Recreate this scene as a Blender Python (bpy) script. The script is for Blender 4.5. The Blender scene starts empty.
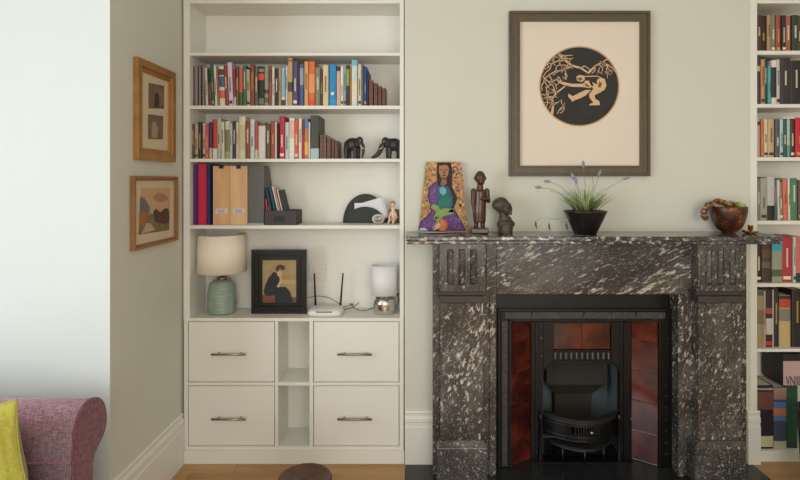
import bpy, math, random
from mathutils import Vector, Matrix
C = bpy.context.scene.collection
S = bpy.context.scene
random.seed(7)
PI = math.pi
# ------------------------------------------------------------ camera, world, lights
CAM_H = 1.434
FPX, PX0, PY0 = 533.0, 420.0, 180.0
cd = bpy.data.cameras.new('camera'); cam = bpy.data.objects.new('camera', cd); C.objects.link(cam)
cam.location = (0, 0, CAM_H); cam.rotation_euler = (PI/2, 0, 0)
cd.sensor_width = 36; cd.lens = FPX/800*36
cd.shift_x = -(PX0-400)/800; cd.shift_y = -(240-PY0)/800
cd.clip_start = 0.05
S.camera = cam
w = bpy.data.worlds.new('world'); S.world = w; w.use_nodes = True
w.node_tree.nodes['Background'].inputs[0].default_value = (0.80, 0.88, 1.0, 1)
w.node_tree.nodes['Background'].inputs[1].default_value = 1.0
S.view_settings.view_transform = 'Standard'; S.view_settings.look = 'None'
S.view_settings.gamma = 1; S.view_settings.use_curve_mapping = False
S.view_settings.exposure = 0.07

def area(name, loc, rot, sx, sy, power, col):
    l = bpy.data.lights.new(name, 'AREA'); l.shape = 'RECTANGLE'; l.size = sx; l.size_y = sy
    l.energy = power; l.color = col
    o = bpy.data.objects.new(name, l); C.objects.link(o); o.location = loc; o.rotation_euler = rot
    return o
# daylight through the bay window on the left, plus an added fill behind the camera
area('daylight_bay', (-2.93, -0.45, 1.25), (0, -PI/2, 0), 1.9, 2.3, 80, (0.88, 0.975, 1.0))
area('fill_rear', (0.9, -2.35, 1.5), (PI/2, 0, 0), 2.5, 1.95, 60, (1.0, 0.94, 0.83))  # added fill to lift the left wall, set at an assumed rear window

# ------------------------------------------------------------ materials
def lin(c):
    r = []
    for v in c[:3]:
        v = v/255.0
        r.append(v/12.92 if v <= 0.04045 else ((v+0.055)/1.055)**2.4)
    return (r[0], r[1], r[2], 1)
_m = {}
def mat(c, rough=0.6, metal=0.0, noise=0.0, nscale=30.0, bump=0.0, bscale=60.0, stretch=(1,1,1), spec=0.5, coat=0.0, trans=0.0, alpha=1.0, name=None):
    key = (tuple(c), rough, metal, noise, nscale, bump, bscale, stretch, spec, coat, trans, alpha)
    if key in _m: return _m[key]
    m = bpy.data.materials.new(name or 'paint'); m.use_nodes = True
    nt = m.node_tree; b = nt.nodes['Principled BSDF']
    b.inputs['Base Color'].default_value = lin(c); b.inputs['Roughness'].default_value = rough
    b.inputs['Metallic'].default_value = metal; b.inputs['Specular IOR Level'].default_value = spec
    b.inputs['Coat Weight'].default_value = coat; b.inputs['Transmission Weight'].default_value = trans
    b.inputs['Alpha'].default_value = alpha
    tc = nt.nodes.new('ShaderNodeTexCoord'); mp = nt.nodes.new('ShaderNodeMapping')
    mp.inputs['Scale'].default_value = stretch
    nt.links.new(tc.outputs['Object'], mp.inputs[0])
    if noise > 0:
        n = nt.nodes.new('ShaderNodeTexNoise'); n.inputs['Scale'].default_value = nscale; n.inputs['Detail'].default_value = 5
        nt.links.new(mp.outputs[0], n.inputs['Vector'])
        r = nt.nodes.new('ShaderNodeMapRange'); r.inputs['From Min'].default_value = 0.25; r.inputs['From Max'].default_value = 0.75
        r.inputs['To Min'].default_value = 1-noise; r.inputs['To Max'].default_value = 1+noise
        nt.links.new(n.outputs[0], r.inputs[0])
        h = nt.nodes.new('ShaderNodeHueSaturation'); h.inputs['Color'].default_value = lin(c)
        nt.links.new(r.outputs[0], h.inputs['Value']); nt.links.new(h.outputs[0], b.inputs['Base Color'])
    if bump > 0:
        n2 = nt.nodes.new('ShaderNodeTexNoise'); n2.inputs['Scale'].default_value = bscale; n2.inputs['Detail'].default_value = 4
        nt.links.new(mp.outputs[0], n2.inputs['Vector'])
        bp = nt.nodes.new('ShaderNodeBump'); bp.inputs['Strength'].default_value = bump; bp.inputs['Distance'].default_value = 0.004
        nt.links.new(n2.outputs[0], bp.inputs['Height']); nt.links.new(bp.outputs[0], b.inputs['Normal'])
    _m[key] = m
    return m

def ramp(nt, stops):
    r = nt.nodes.new('ShaderNodeValToRGB'); e = r.color_ramp.elements
    while len(e) < len(stops): e.new(0.5)
    for i, (p, c) in enumerate(stops):
        e[i].position = p; e[i].color = lin(c) if len(c) == 3 else c
    return r
def marble(name, rot, sc, rough=0.22, fine=60.0, cut=0.56):
    m = bpy.data.materials.new(name); m.use_nodes = True; nt = m.node_tree; L = nt.links
    b = nt.nodes['Principled BSDF']; b.inputs['Roughness'].default_value = rough; b.inputs['Specular IOR Level'].default_value = 0.5
    tc = nt.nodes.new('ShaderNodeTexCoord'); m0 = nt.nodes.new('ShaderNodeMapping'); m0.inputs['Rotation'].default_value = rot
    mp = nt.nodes.new('ShaderNodeMapping'); mp.inputs['Scale'].default_value = sc
    L.new(tc.outputs['Object'], m0.inputs[0]); L.new(m0.outputs[0], mp.inputs[0])
    def noise(scale, detail, rough_=0.5, dist=0.0, src=None):
        n = nt.nodes.new('ShaderNodeTexNoise'); n.inputs['Scale'].default_value = scale; n.inputs['Detail'].default_value = detail
        n.inputs['Roughness'].default_value = rough_; n.inputs['Distortion'].default_value = dist; L.new((src or mp).outputs[0], n.inputs['Vector']); return n
    n0 = noise(7, 5, 0.6)
    base = ramp(nt, [(0.3, (44, 41, 40)), (0.5, (67, 63, 60)), (0.72, (102, 97, 93))]); L.new(n0.outputs[0], base.inputs[0])
    n1 = noise(fine, 5, 0.6, 0.4); nb = noise(6, 2)
    ad = nt.nodes.new('ShaderNodeMath'); ad.operation = 'MULTIPLY_ADD'; ad.inputs[1].default_value = 0.28; L.new(nb.outputs[0], ad.inputs[0]); L.new(n1.outputs[0], ad.inputs[2])
    fl = ramp(nt, [(cut+0.15, (0,0,0,1)), (cut+0.25, (0.85,0.85,0.85,1))]); L.new(ad.outputs[0], fl.inputs[0])
    n4 = noise(fine*2.6, 3, 0.6); f2 = ramp(nt, [(0.585, (0,0,0,1)), (0.70, (0.5,0.5,0.5,1))]); L.new(n4.outputs[0], f2.inputs[0])
    mxa = nt.nodes.new('ShaderNodeMath'); mxa.operation = 'MAXIMUM'; L.new(fl.outputs[0], mxa.inputs[0]); L.new(f2.outputs[0], mxa.inputs[1])
    mx = nt.nodes.new('ShaderNodeMixRGB'); L.new(mxa.outputs[0], mx.inputs[0]); L.new(base.outputs[0], mx.inputs[1])
    n2 = nt.nodes.new('ShaderNodeTexNoise'); n2.inputs['Scale'].default_value = 5; L.new(tc.outputs['Object'], n2.inputs['Vector'])
    vc = ramp(nt, [(0.4, (202, 186, 168)), (0.58, (220, 217, 210))]); L.new(n2.outputs[0], vc.inputs[0]); L.new(vc.outputs[0], mx.inputs[2])
    L.new(mx.outputs[0], b.inputs['Base Color'])
    return m
def woodmat(name, c1, c2, axis='x', rough=0.4, scale=6.0, c3=None):
    m = bpy.data.materials.new(name); m.use_nodes = True; nt = m.node_tree; L = nt.links
    b = nt.nodes['Principled BSDF']; b.inputs['Roughness'].default_value = rough
    tc = nt.nodes.new('ShaderNodeTexCoord'); mp = nt.nodes.new('ShaderNodeMapping')
    s = {'x': (0.12, 1, 1), 'y': (1, 0.12, 1), 'z': (1, 1, 0.12)}[axis]
    mp.inputs['Scale'].default_value = s
    oi = nt.nodes.new('ShaderNodeObjectInfo'); ad = nt.nodes.new('ShaderNodeVectorMath'); ad.operation = 'ADD'
    mu = nt.nodes.new('ShaderNodeMath'); mu.operation = 'MULTIPLY'; mu.inputs[1].default_value = 9.0
    L.new(oi.outputs['Random'], mu.inputs[0]); L.new(tc.outputs['Object'], ad.inputs[0]); L.new(mu.outputs[0], ad.inputs[1])
    L.new(ad.outputs[0], mp.inputs[0])
    n = nt.nodes.new('ShaderNodeTexNoise'); n.inputs['Scale'].default_value = scale; n.inputs['Detail'].default_value = 8; n.inputs['Distortion'].default_value = 0.8
    L.new(mp.outputs[0], n.inputs['Vector'])
    r = ramp(nt, [(0.3, c1), (0.7, c2)]); L.new(n.outputs[0], r.inputs[0])
    L.new(r.outputs[0], b.inputs['Base Color'])
    n2 = nt.nodes.new('ShaderNodeTexNoise'); n2.inputs['Scale'].default_value = scale*8; L.new(mp.outputs[0], n2.inputs['Vector'])
    bp = nt.nodes.new('ShaderNodeBump'); bp.inputs['Strength'].default_value = 0.15; bp.inputs['Distance'].default_value = 0.002
    L.new(n2.outputs[0], bp.inputs['Height']); L.new(bp.outputs[0], b.inputs['Normal'])
    return m
def tilemat():
    m = bpy.data.materials.new('glazed_tile'); m.use_nodes = True; nt = m.node_tree; L = nt.links
    b = nt.nodes['Principled BSDF']; b.inputs['Roughness'].default_value = 0.12; b.inputs['Coat Weight'].default_value = 0.6
    b.inputs['Coat Roughness'].default_value = 0.06
    tc = nt.nodes.new('ShaderNodeTexCoord'); oi = nt.nodes.new('ShaderNodeObjectInfo')
    mu = nt.nodes.new('ShaderNodeMath'); mu.operation = 'MULTIPLY'; mu.inputs[1].default_value = 7.0; L.new(oi.outputs['Random'], mu.inputs[0])
    ad = nt.nodes.new('ShaderNodeVectorMath'); ad.operation = 'ADD'; L.new(tc.outputs['Object'], ad.inputs[0]); L.new(mu.outputs[0], ad.inputs[1])
    n = nt.nodes.new('ShaderNodeTexNoise'); n.inputs['Scale'].default_value = 9; n.inputs['Detail'].default_value = 3; L.new(ad.outputs[0], n.inputs['Vector'])
    r = ramp(nt, [(0.25, (34, 13, 12)), (0.5, (74, 27, 21)), (0.8, (124, 52, 36))]); L.new(n.outputs[0], r.inputs[0])
    L.new(r.outputs[0], b.inputs['Base Color'])
    return m
def weave(name, c1, c2, scale, bump=0.5, rough=0.9):
    m = bpy.data.materials.new(name); m.use_nodes = True; nt = m.node_tree; L = nt.links
    b = nt.nodes['Principled BSDF']; b.inputs['Roughness'].default_value = rough; b.inputs['Sheen Weight'].default_value = 0.3
    tc = nt.nodes.new('ShaderNodeTexCoord'); outs = []
    for st in ((0.25, 1, 1), (1, 0.25, 0.25)):
        mp = nt.nodes.new('ShaderNodeMapping'); mp.inputs['Scale'].default_value = st; L.new(tc.outputs['Object'], mp.inputs[0])
        n = nt.nodes.new('ShaderNodeTexNoise'); n.inputs['Scale'].default_value = scale; n.inputs['Detail'].default_value = 2; L.new(mp.outputs[0], n.inputs['Vector']); outs.append(n)
    a = nt.nodes.new('ShaderNodeMath'); a.operation = 'ADD'; L.new(outs[0].outputs[0], a.inputs[0]); L.new(outs[1].outputs[0], a.inputs[1])
    h = nt.nodes.new('ShaderNodeMath'); h.operation = 'MULTIPLY'; h.inputs[1].default_value = 0.5; L.new(a.outputs[0], h.inputs[0])
    r = ramp(nt, [(0.38, c1), (0.62, c2)]); L.new(h.outputs[0], r.inputs[0]); L.new(r.outputs[0], b.inputs['Base Color'])
    bp = nt.nodes.new('ShaderNodeBump'); bp.inputs['Strength'].default_value = bump; bp.inputs['Distance'].default_value = 0.003
    L.new(h.outputs[0], bp.inputs['Height']); L.new(bp.outputs[0], b.inputs['Normal'])
    return m

M_wall = mat((212, 212, 200), 0.85, noise=0.02, nscale=3, bump=0.05, bscale=40, name='wall_paint')
M_white = mat((232, 230, 222), 0.45, name='white_paint', noise=0.01, nscale=4)
M_trim = mat((228, 227, 220), 0.4, name='trim_paint')
M_ret = mat((216, 223, 222), 0.8, name='white_wall_paint')
M_ceil = mat((240, 240, 236), 0.9, name='ceiling_paint')
M_floor = woodmat('oak_boards', (150, 110, 66), (202, 158, 106), 'x', 0.38, 7)
M_marbleH = marble('marble_streaked', (0, math.radians(24), 0), (0.34, 1, 1.3))
M_marbleV = marble('marble_flecked', (0, math.radians(-24), 0), (1.25, 1.0, 0.6), 0.22, 58.0, 0.56)
M_marbleB = marble('marble_base', (0, math.radians(40), 0), (0.9, 1.0, 0.7), 0.25, 80.0, 0.60)
M_marbleT = marble('marble_shelf', (0, math.radians(-12), 0), (0.7, 0.7, 1.1), 0.14, 42.0, 0.52)
M_slate = mat((44, 44, 46), 0.22, noise=0.25, nscale=8, bump=0.05, name='slate')
M_hearth = mat((38, 40, 41), 0.2, noise=0.4, nscale=14, name='hearth_stone')
M_iron = mat((17, 17, 18), 0.32, metal=0.2, noise=0.3, nscale=20, bump=0.12, bscale=90, name='cast_iron')
M_iron2 = mat((96, 95, 92), 0.35, metal=0.15, noise=0.2, nscale=20, name='pale_iron')  # paler iron for the reeding, balusters and rosettes
M_iron3 = mat((44, 43, 42), 0.36, metal=0.2, noise=0.2, nscale=20, name='grate_iron')
M_soot = mat((92, 101, 106), 0.7, noise=0.2, nscale=6, name='sooty_brick')
M_sootb = mat((40, 35, 30), 0.75, noise=0.3, nscale=6, name='soot_brown')
M_tile = tilemat()
M_grout = mat((120, 80, 66), 0.8, name='grout')
M_steel = mat((165, 155, 145), 0.3, metal=1.0, name='brushed_steel')
M_pages = mat((216, 206, 184), 0.9, noise=0.1, nscale=200, stretch=(1, 1, 0.02), name='pages')
M_black = mat((22, 21, 21), 0.35, name='black_lacquer')
M_blackmatt = mat((34, 34, 35), 0.8, name='black_matt')
M_dwood = mat((78, 46, 30), 0.25, noise=0.3, nscale=25, bump=0.1, bscale=70, name='dark_carved_wood')
M_dwood2 = mat((70, 58, 48), 0.5, noise=0.3, nscale=30, bump=0.15, name='weathered_wood')
M_ebony = mat((46, 42, 40), 0.42, noise=0.35, nscale=60, bump=0.3, bscale=160, name='ebony')
M_ivory = mat((226, 214, 190), 0.4, name='ivory_paint')
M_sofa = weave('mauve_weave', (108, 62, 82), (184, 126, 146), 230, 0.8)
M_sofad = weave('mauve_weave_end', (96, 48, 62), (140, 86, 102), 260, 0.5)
M_yellow = weave('yellow_cloth', (172, 164, 62), (194, 186, 82), 160, 0.2)
M_gold = mat((176, 132, 76), 0.38, metal=0.45, noise=0.18, nscale=14, stretch=(1, 1, 1), name='gilt_wood')
M_brownframe = mat((150, 108, 68), 0.45, noise=0.2, nscale=30, name='walnut_frame')
M_artframe = mat((90, 77, 58), 0.45, noise=0.15, nscale=30, stretch=(1, 1, 1), name='art_frame')
M_brass = mat((190, 150, 70), 0.22, metal=1.0, name='brass')
M_chrome = mat((215, 212, 208), 0.06, metal=1.0, name='chrome')
M_glass = mat((255, 255, 255), 0.03, trans=1.0, alpha=0.12, name='picture_glass')

# ------------------------------------------------------------ mesh tools
def X(px, D): return (px-PX0)/FPX*D
def Z(py, D): return CAM_H-(py-PY0)/FPX*D
def P(px, py, D): return Vector((X(px, D), D, Z(py, D)))
def wloc(o):
    v = Vector((0, 0, 0))
    while o is not None: v += o.location; o = o.parent
    return v
class MB:
    def __init__(s): s.v = []; s.f = []; s.mi = []; s.sm = []; s.k = 0; s.smooth = False; s.xf = None
    def add(s, vs, fs, k=None, smooth=None):
        b = len(s.v)
        for p in vs:
            p = Vector(p)
            if s.xf is not None: p = s.xf @ p
            s.v.append(p)
        for f in fs:
            s.f.append([b+i for i in f]); s.mi.append(s.k if k is None else k); s.sm.append(s.smooth if smooth is None else smooth)
        return s
    def box(s, x0, x1, y0, y1, z0, z1, k=None):
        if x0 > x1: x0, x1 = x1, x0
        if z0 > z1: z0, z1 = z1, z0
        if y0 > y1: y0, y1 = y1, y0
        return s.add([(x0,y0,z0),(x1,y0,z0),(x1,y1,z0),(x0,y1,z0),(x0,y0,z1),(x1,y0,z1),(x1,y1,z1),(x0,y1,z1)],
            [(0,3,2,1),(4,5,6,7),(0,1,5,4),(1,2,6,5),(2,3,7,6),(3,0,4,7)], k, False)
    def pbox(s, px0, px1, py0, py1, D, d0, d1, k=None):   # px rectangle measured at depth D, spanning y d0..d1
        return s.box(X(px0, D), X(px1, D), d0, d1, Z(py1, D), Z(py0, D), k)
    def prism(s, poly, ax, a0, a1, k=None, smooth=False):  # poly: 2D points; ax = axis of extrusion
        n = len(poly)
        def mk(p, a):
            if ax == 'y': return (p[0], a, p[1])
            if ax == 'x': return (a, p[0], p[1])
            return (p[0], p[1], a)
        vs = [mk(p, a0) for p in poly]+[mk(p, a1) for p in poly]
        fs = [tuple(range(n)), tuple(range(2*n-1, n-1, -1))]
        b = len(s.v)
        s.add(vs, fs, k, False)
        for i in range(n):
            j = (i+1) % n
            s.f.append([b+i, b+n+i, b+n+j, b+j][::-1]); s.mi.append(s.k if k is None else k); s.sm.append(smooth)
        return s
    def lathe(s, prof, c, seg=24, k=None, smooth=True, sy=1.0, fn=None):
        vs = []; fs = []; n = len(prof)
        for i in range(seg):
            a = 2*PI*i/seg
            for j, (r, z) in enumerate(prof):
                rr = r*(fn(a, j) if fn else 1)
                vs.append((c[0]+rr*math.cos(a), c[1]+rr*math.sin(a)*sy, c[2]+z))
        for i in range(seg):
            ii = (i+1) % seg
            for j in range(n-1):
                fs.append((i*n+j, ii*n+j, ii*n+j+1, i*n+j+1))
        b = len(s.v)
        s.add(vs, fs, k, smooth)
        if prof[0][0] > 1e-5: s.f.append([b+i*n for i in range(seg)][::-1]); s.mi.append(s.k if k is None else k); s.sm.append(False)
        if prof[-1][0] > 1e-5 : s.f.append([b+i*n+n-1 for i in range(seg)]); s.mi.append(s.k if k is None else k); s.sm.append(False)
        return s
    def shell(s, prof, c, seg=24, k=None, fn=None, sy=1.0):   # closed profile ring, revolved
        n = len(prof); vs = []; fs = []
        for i in range(seg):
            a = 2*PI*i/seg
            for j, (r, z) in enumerate(prof):
                vs.append((c[0]+r*math.cos(a), c[1]+r*math.sin(a)*sy, c[2]+z))
        for i in range(seg):
            ii = (i+1) % seg
            for j in range(n):
                jj = (j+1) % n
                fs.append((i*n+j, ii*n+j, ii*n+jj, i*n+jj))
        return s.add(vs, fs, k, True)
    def tube(s, pts, r, seg=8, k=None, cap=True, flat=1.0):
        pts = [Vector(p) for p in pts]; rs = r if isinstance(r, (list, tuple)) else [r]*len(pts)
        vs = []; fs = []
        up0 = Vector((0.13, 0.21, 0.97)).normalized()
        for i, p in enumerate(pts):
            t = (pts[min(i+1, len(pts)-1)]-pts[max(i-1, 0)]).normalized()
            u = up0 if abs(t.dot(up0)) < 0.95 else Vector((1, 0.1, 0)).normalized()
            a = t.cross(u).normalized(); b = t.cross(a).normalized()
            for q in range(seg):
                an = 2*PI*q/seg
                vs.append(p+a*math.cos(an)*rs[i]+b*math.sin(an)*rs[i]*flat)
        for i in range(len(pts)-1):
            for q in range(seg):
                qq = (q+1) % seg
                fs.append((i*seg+q, i*seg+qq, (i+1)*seg+qq, (i+1)*seg+q))
        if cap:
            fs.append(tuple(range(seg))[::-1]); fs.append(tuple(range((len(pts)-1)*seg, len(pts)*seg)))
        return s.add(vs, fs, k, True)
    def ell(s, c, r, seg=12, rings=8, k=None, rot=None):
        vs = []; fs = []; c = Vector(c)
        R = rot or Matrix.Identity(3)
        for i in range(rings+1):
            th = PI*i/rings
            for j in range(seg):
                a = 2*PI*j/seg
                vs.append(c+R @ Vector((r[0]*math.sin(th)*math.cos(a), r[1]*math.sin(th)*math.sin(a), r[2]*math.cos(th))))
        for i in range(rings):
            for j in range(seg):
                jj = (j+1) % seg
                fs.append((i*seg+j, (i+1)*seg+j, (i+1)*seg+jj, i*seg+jj))
        return s.add(vs, fs, k, True)
    def cap(s, a, b, ra, rb, seg=10, k=None):              # tapered limb with round ends
        s.tube([a, b], [ra, rb], seg, k); s.ell(a, (ra,)*3, seg, 6, k); s.ell(b, (rb,)*3, seg, 6, k); return s
    def build(s, name, mats, parent=None, bevel=0.0, remesh=0.0, seg=2, subsurf=0):
        me = bpy.data.meshes.new(name)
        off = wloc(parent) if parent is not None else Vector((0, 0, 0))
        me.from_pydata([tuple(v-off) for v in s.v], [], s.f)
        if not isinstance(mats, (list, tuple)): mats = [mats]
        for m in mats: me.materials.append(m)
        me.polygons.foreach_set('material_index', [min(k, len(mats)-1) for k in s.mi])
        me.polygons.foreach_set('use_smooth', s.sm)
        me.update()
        o = bpy.data.objects.new(name, me); C.objects.link(o)
        if parent is not None: o.parent = parent
        if bevel > 0:
            b = o.modifiers.new('bevel', 'BEVEL'); b.width = bevel; b.segments = seg; b.limit_method = 'ANGLE'; b.angle_limit = math.radians(40)
            b.harden_normals = False
        if remesh > 0:
            r = o.modifiers.new('remesh', 'REMESH'); r.mode = 'VOXEL'; r.voxel_size = remesh; r.use_smooth_shade = True
            q = o.modifiers.new('smooth', 'SMOOTH'); q.factor = 0.5; q.iterations = 3
        if subsurf:
            q = o.modifiers.new('sub', 'SUBSURF'); q.levels = subsurf; q.render_levels = subsurf
        return o
def thing(name, label, cat, loc, group=None):
    o = bpy.data.objects.new(name, None); C.objects.link(o); o.location = loc; o.empty_display_size = 0.1
    return tag(o, label, cat, group)
def tag(o, label, cat, group=None, kind=None):
    o['label'] = label; o['category'] = cat
    if group: o['group'] = group
    if kind: o['kind'] = kind
    return o
def struct(o): o['kind'] = 'structure'; return o
def stuff(o): o['kind'] = 'stuff'; return o
def text(name, s, loc, size, m, parent, rot=(PI/2, 0, 0), ext=0.0004, sx=1.0):
    cu = bpy.data.curves.new(name, 'FONT'); cu.body = s; cu.size = size; cu.extrude = ext; cu.align_x = 'CENTER'; cu.align_y = 'CENTER'
    t = bpy.data.objects.new('tmp', cu); C.objects.link(t)
    dg = bpy.context.evaluated_depsgraph_get(); me = bpy.data.meshes.new_from_object(t.evaluated_get(dg))
    bpy.data.objects.remove(t)
    me.materials.clear(); me.materials.append(m)
    o = bpy.data.objects.new(name, me); C.objects.link(o); o.rotation_euler = rot; o.scale = (sx, 1, 1)
    o.location = Vector(loc)-(wloc(parent) if parent else Vector((0, 0, 0))); o.parent = parent
    return o

# ------------------------------------------------------------ the room
XL = X(181.6, 2.7)             # left wall plane
YW = XL*FPX/(110-PX0)                   # white wall return
YB = 2.70                    # chimney breast face
YA = 2.935                   # alcove back wall
XB0, XB1 = X(404.6, 2.7), X(750, 2.7)
CEIL = 2.62
XR = 3.2; YR = -2.5; XBAY = -3.0
boards = MB().box(XBAY-0.1, XR, YR, 3.0, -0.06, -0.022).build('floor', M_floor); struct(boards)
y = 0.9; i = 0
while y < 2.93:
    y1 = min(y+0.142, 2.932)
    xs = [-2.95, -1.9+0.9*random.random(), 0.2+0.9*random.random(), 3.15] if i % 2 else [-2.95, -0.95+0.8*random.random()*0.3, 1.9+0.5*random.random(), 3.15]
    if i == 13: xs = [-2.95, 0.35, 3.15]
    for a, b in zip(xs[:-1], xs[1:]):
        # leave the stone hearth slab clear
        segs = [(a, b)]
        if y1 > 2.16:
            hx0, hx1 = -0.072, 1.680
            segs = []
            if a < hx0: segs.append((a, min(b, hx0)))
            if b > hx1: segs.append((max(a, hx1), b))
        for (p, q) in segs:
            if q-p < 0.05: continue
            MB().box(p+0.0008, q-0.0008, y+0.0008, y1-0.0008, -0.0218, 0).build('floorboard', M_floor, boards, 0.0012, seg=1)
    y = y1; i += 1
rest = MB().box(XBAY, XR, YR, 0.899, -0.0218, 0).build('floorboard', M_floor, boards)
struct(MB().box(XBAY-0.1, XR+0.1, YR-0.1, 3.4, CEIL, CEIL+0.1).build('ceiling', M_ceil))
struct(MB().box(XL-0.1, XL, YW+0.002, YA+0.1, 0, CEIL).build('wall_left', M_wall)); struct(MB().box(XBAY-0.1, XL-0.0002, YW, YW+0.1, 0, CEIL).build('wall_return', M_ret))
struct(MB().box(XL, XB0, YA, YA+0.1, 0, CEIL).build('wall_alcove_left', M_wall))
struct(MB().box(XB1, XR+0.1, YA, YA+0.1, 0, CEIL).build('wall_alcove_right', M_wall))
b = MB()
ox0, ox1, oz = X(493, 2.7), X(681, 2.7), Z(287, 2.7)
b.box(XB0, ox0, YB, 3.3, 0, CEIL); b.box(ox1, XB1, YB, 3.3, 0, CEIL); b.box(ox0, ox1, YB, 3.3, oz, CEIL); b.box(ox0, ox1, 3.2, 3.3, 0, oz)
struct(b.build('wall_chimney_breast', M_wall))
struct(MB().box(XR, XR+0.1, YR, YA, 0, CEIL).build('wall_right', M_wall))
# bay window wall on the far left, out of frame: daylight comes in through it
b = MB()
wy0, wy1, wz0, wz1 = -1.65, 0.75, 0.25, 2.25
b.box(XBAY-0.1, XBAY, YR, wy0, 0, CEIL); b.box(XBAY-0.1, XBAY, wy1, YW, 0, CEIL)
b.box(XBAY-0.1, XBAY, wy0, wy1, 0, wz0); b.box(XBAY-0.1, XBAY, wy0, wy1, wz1, CEIL)
struct(b.build('wall_bay', M_wall))
f = MB()
for yy in (wy0, (wy0+wy1)/2-0.03, wy1-0.06): f.box(XBAY-0.08, XBAY-0.02, yy, yy+0.06, wz0, wz1)
for zz in (wz0, 1.5, wz1-0.06): f.box(XBAY-0.08, XBAY-0.02, wy0, wy1, zz, zz+0.06)
struct(f.build('window_1', M_trim))
b = MB(); b.box(XBAY, -0.4, YR-0.1, YR, 0, CEIL); b.box(2.2, XR, YR-0.1, YR, 0, CEIL); b.box(-0.4, 2.2, YR-0.1, YR, 0, 0.5); b.box(-0.4, 2.2, YR-0.1, YR, 2.5, CEIL)
struct(b.build('wall_rear', M_wall))
f = MB()
for xx in (-0.4, 0.87, 2.14): f.box(xx, xx+0.06, YR-0.08, YR-0.02, 0.5, 2.5)
for zz in (0.5, 1.5, 2.44): f.box(-0.4, 2.2, YR-0.08, YR-0.02, zz, zz+0.06)
struct(f.build('window_rear_added', M_trim))  # unseen rear window, added to go with the fill light
# baseboards
def skirt(h):  # profile: distance from wall, height
    return [(0, 0), (0.016, 0), (0.016, h*0.70), (0.012, h*0.72), (0.012, h*0.78), (0.016, h*0.80), (0.015, h*0.86), (0.009, h*0.90), (0.009, h*0.94), (0.012, h*0.965), (0.008, h), (0, h)]
HS = 0.256
def baseb(name, axis, at, s0, s1, h=HS):
    m = MB(); pr = skirt(h)
    if axis == '+x':   # on a wall facing +x at X=at, running along y
        n = len(pr); vs = [(at+p[0], s0, p[1]) for p in pr]+[(at+p[0], s1, p[1]) for p in pr]
    elif axis == '-y':
        n = len(pr); vs = [(s0, at-p[0], p[1]) for p in pr]+[(s1, at-p[0], p[1]) for p in pr]
    fs = [tuple(range(n)), tuple(range(2*n-1, n-1, -1))]+[(i, (i+1) % n, n+(i+1) % n, n+i) for i in range(n)]
    m.add(vs, fs); return struct(m.build(name, M_trim))
baseb('baseboard_left', '+x', XL, YW-0.016, 2.696)
baseb('baseboard_white_wall', '-y', YW, -2.95, XL-0.0005)
baseb('baseboard_chimney', '-y', YB, XB0+0.002, X(433.5, 2.7), 0.268)
baseb('baseboard_chimney_right', '-y', YB, X(746.5, 2.7), XB1+0.045, 0.268)

# ------------------------------------------------------------ bookcases
def bookcase(label, px0, px1, pl, pr, shelves, ztop, zbot, back_y, cut=False):
    F = 2.70
    t = thing('bookcase', label, 'bookcase', (X((px0+px1)/2, F), F, zbot))
    MB().box(X(px0, F), X(pl, F), F, back_y, zbot, ztop).build('side_panel', M_white, t, 0.001)
    MB().box(X(pr, F), X(px1, F), F, back_y, zbot, ztop).build('side_panel', M_white, t, 0.001)
    MB().box(X(pl, F)+0.0003, X(pr, F)-0.0003, back_y-0.008, back_y-0.0005, zbot, ztop).build('back_panel', M_white, t)
    for (a, c) in shelves:
        MB().box(X(pl, F)+0.0003, X(pr, F)-0.0003, F+0.001, back_y-0.0085, Z(c, F), Z(a, F)).build('shelf', M_white, t, 0.001)
    MB().box(X(pl, F)+0.0003, X(pr, F)-0.0003, F+0.002, back_y-0.0085, Z(3.2, F), Z(3.2, F)+0.022).build('shelf', M_white, t, 0.001)
    return t
BK = 2.915
BCL = bookcase('tall built-in white bookcase in the alcove left of the chimney breast', 183.4, 403.8, 189.7, 399.8,
    [(52.6, 55.6), (105.5, 109), (158.7, 162), (225.4, 228.8)], 2.44, Z(317.9, 2.7)+0.0005, BK)
MB().box(X(184, 2.7)-0.0, X(403.8, 2.7), 2.696, 2.73, 2.44, 2.50).build('fascia', M_white, BCL, 0.002)
MB().box(X(189.7, 2.7)+.0003, X(399.8, 2.7)-.0003, 2.699, 2.72, Z(0.4, 2.7), 2.4395).build('fascia', M_white, BCL, 0.001)
XRB = X(757, 2.7); XRE = X(975, 2.7)
BCR = bookcase('tall built-in white bookcase right of the fireplace filled with books', 750.2, 980, 757.2, 975,
    [(50.6, 54.5), (104, 107.6), (157.2, 161), (220.8, 224.5), (283.5, 287), (349, 352), (451.2, 454.2)], 2.44, 0.0, BK)
MB().box(X(757.2, 2.7)+.0003, X(975, 2.7)-.0003, 2.699, 2.72, Z(0.4, 2.7), 2.4395).build('fascia', M_white, BCR, 0.001)
MB().box(X(757.2, 2.7)+.0003, X(975, 2.7)-.0003, 2.712, 2.73, 0.0005, Z(454.4, 2.7)).build('plinth', M_white, BCR, 0.001)

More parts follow.
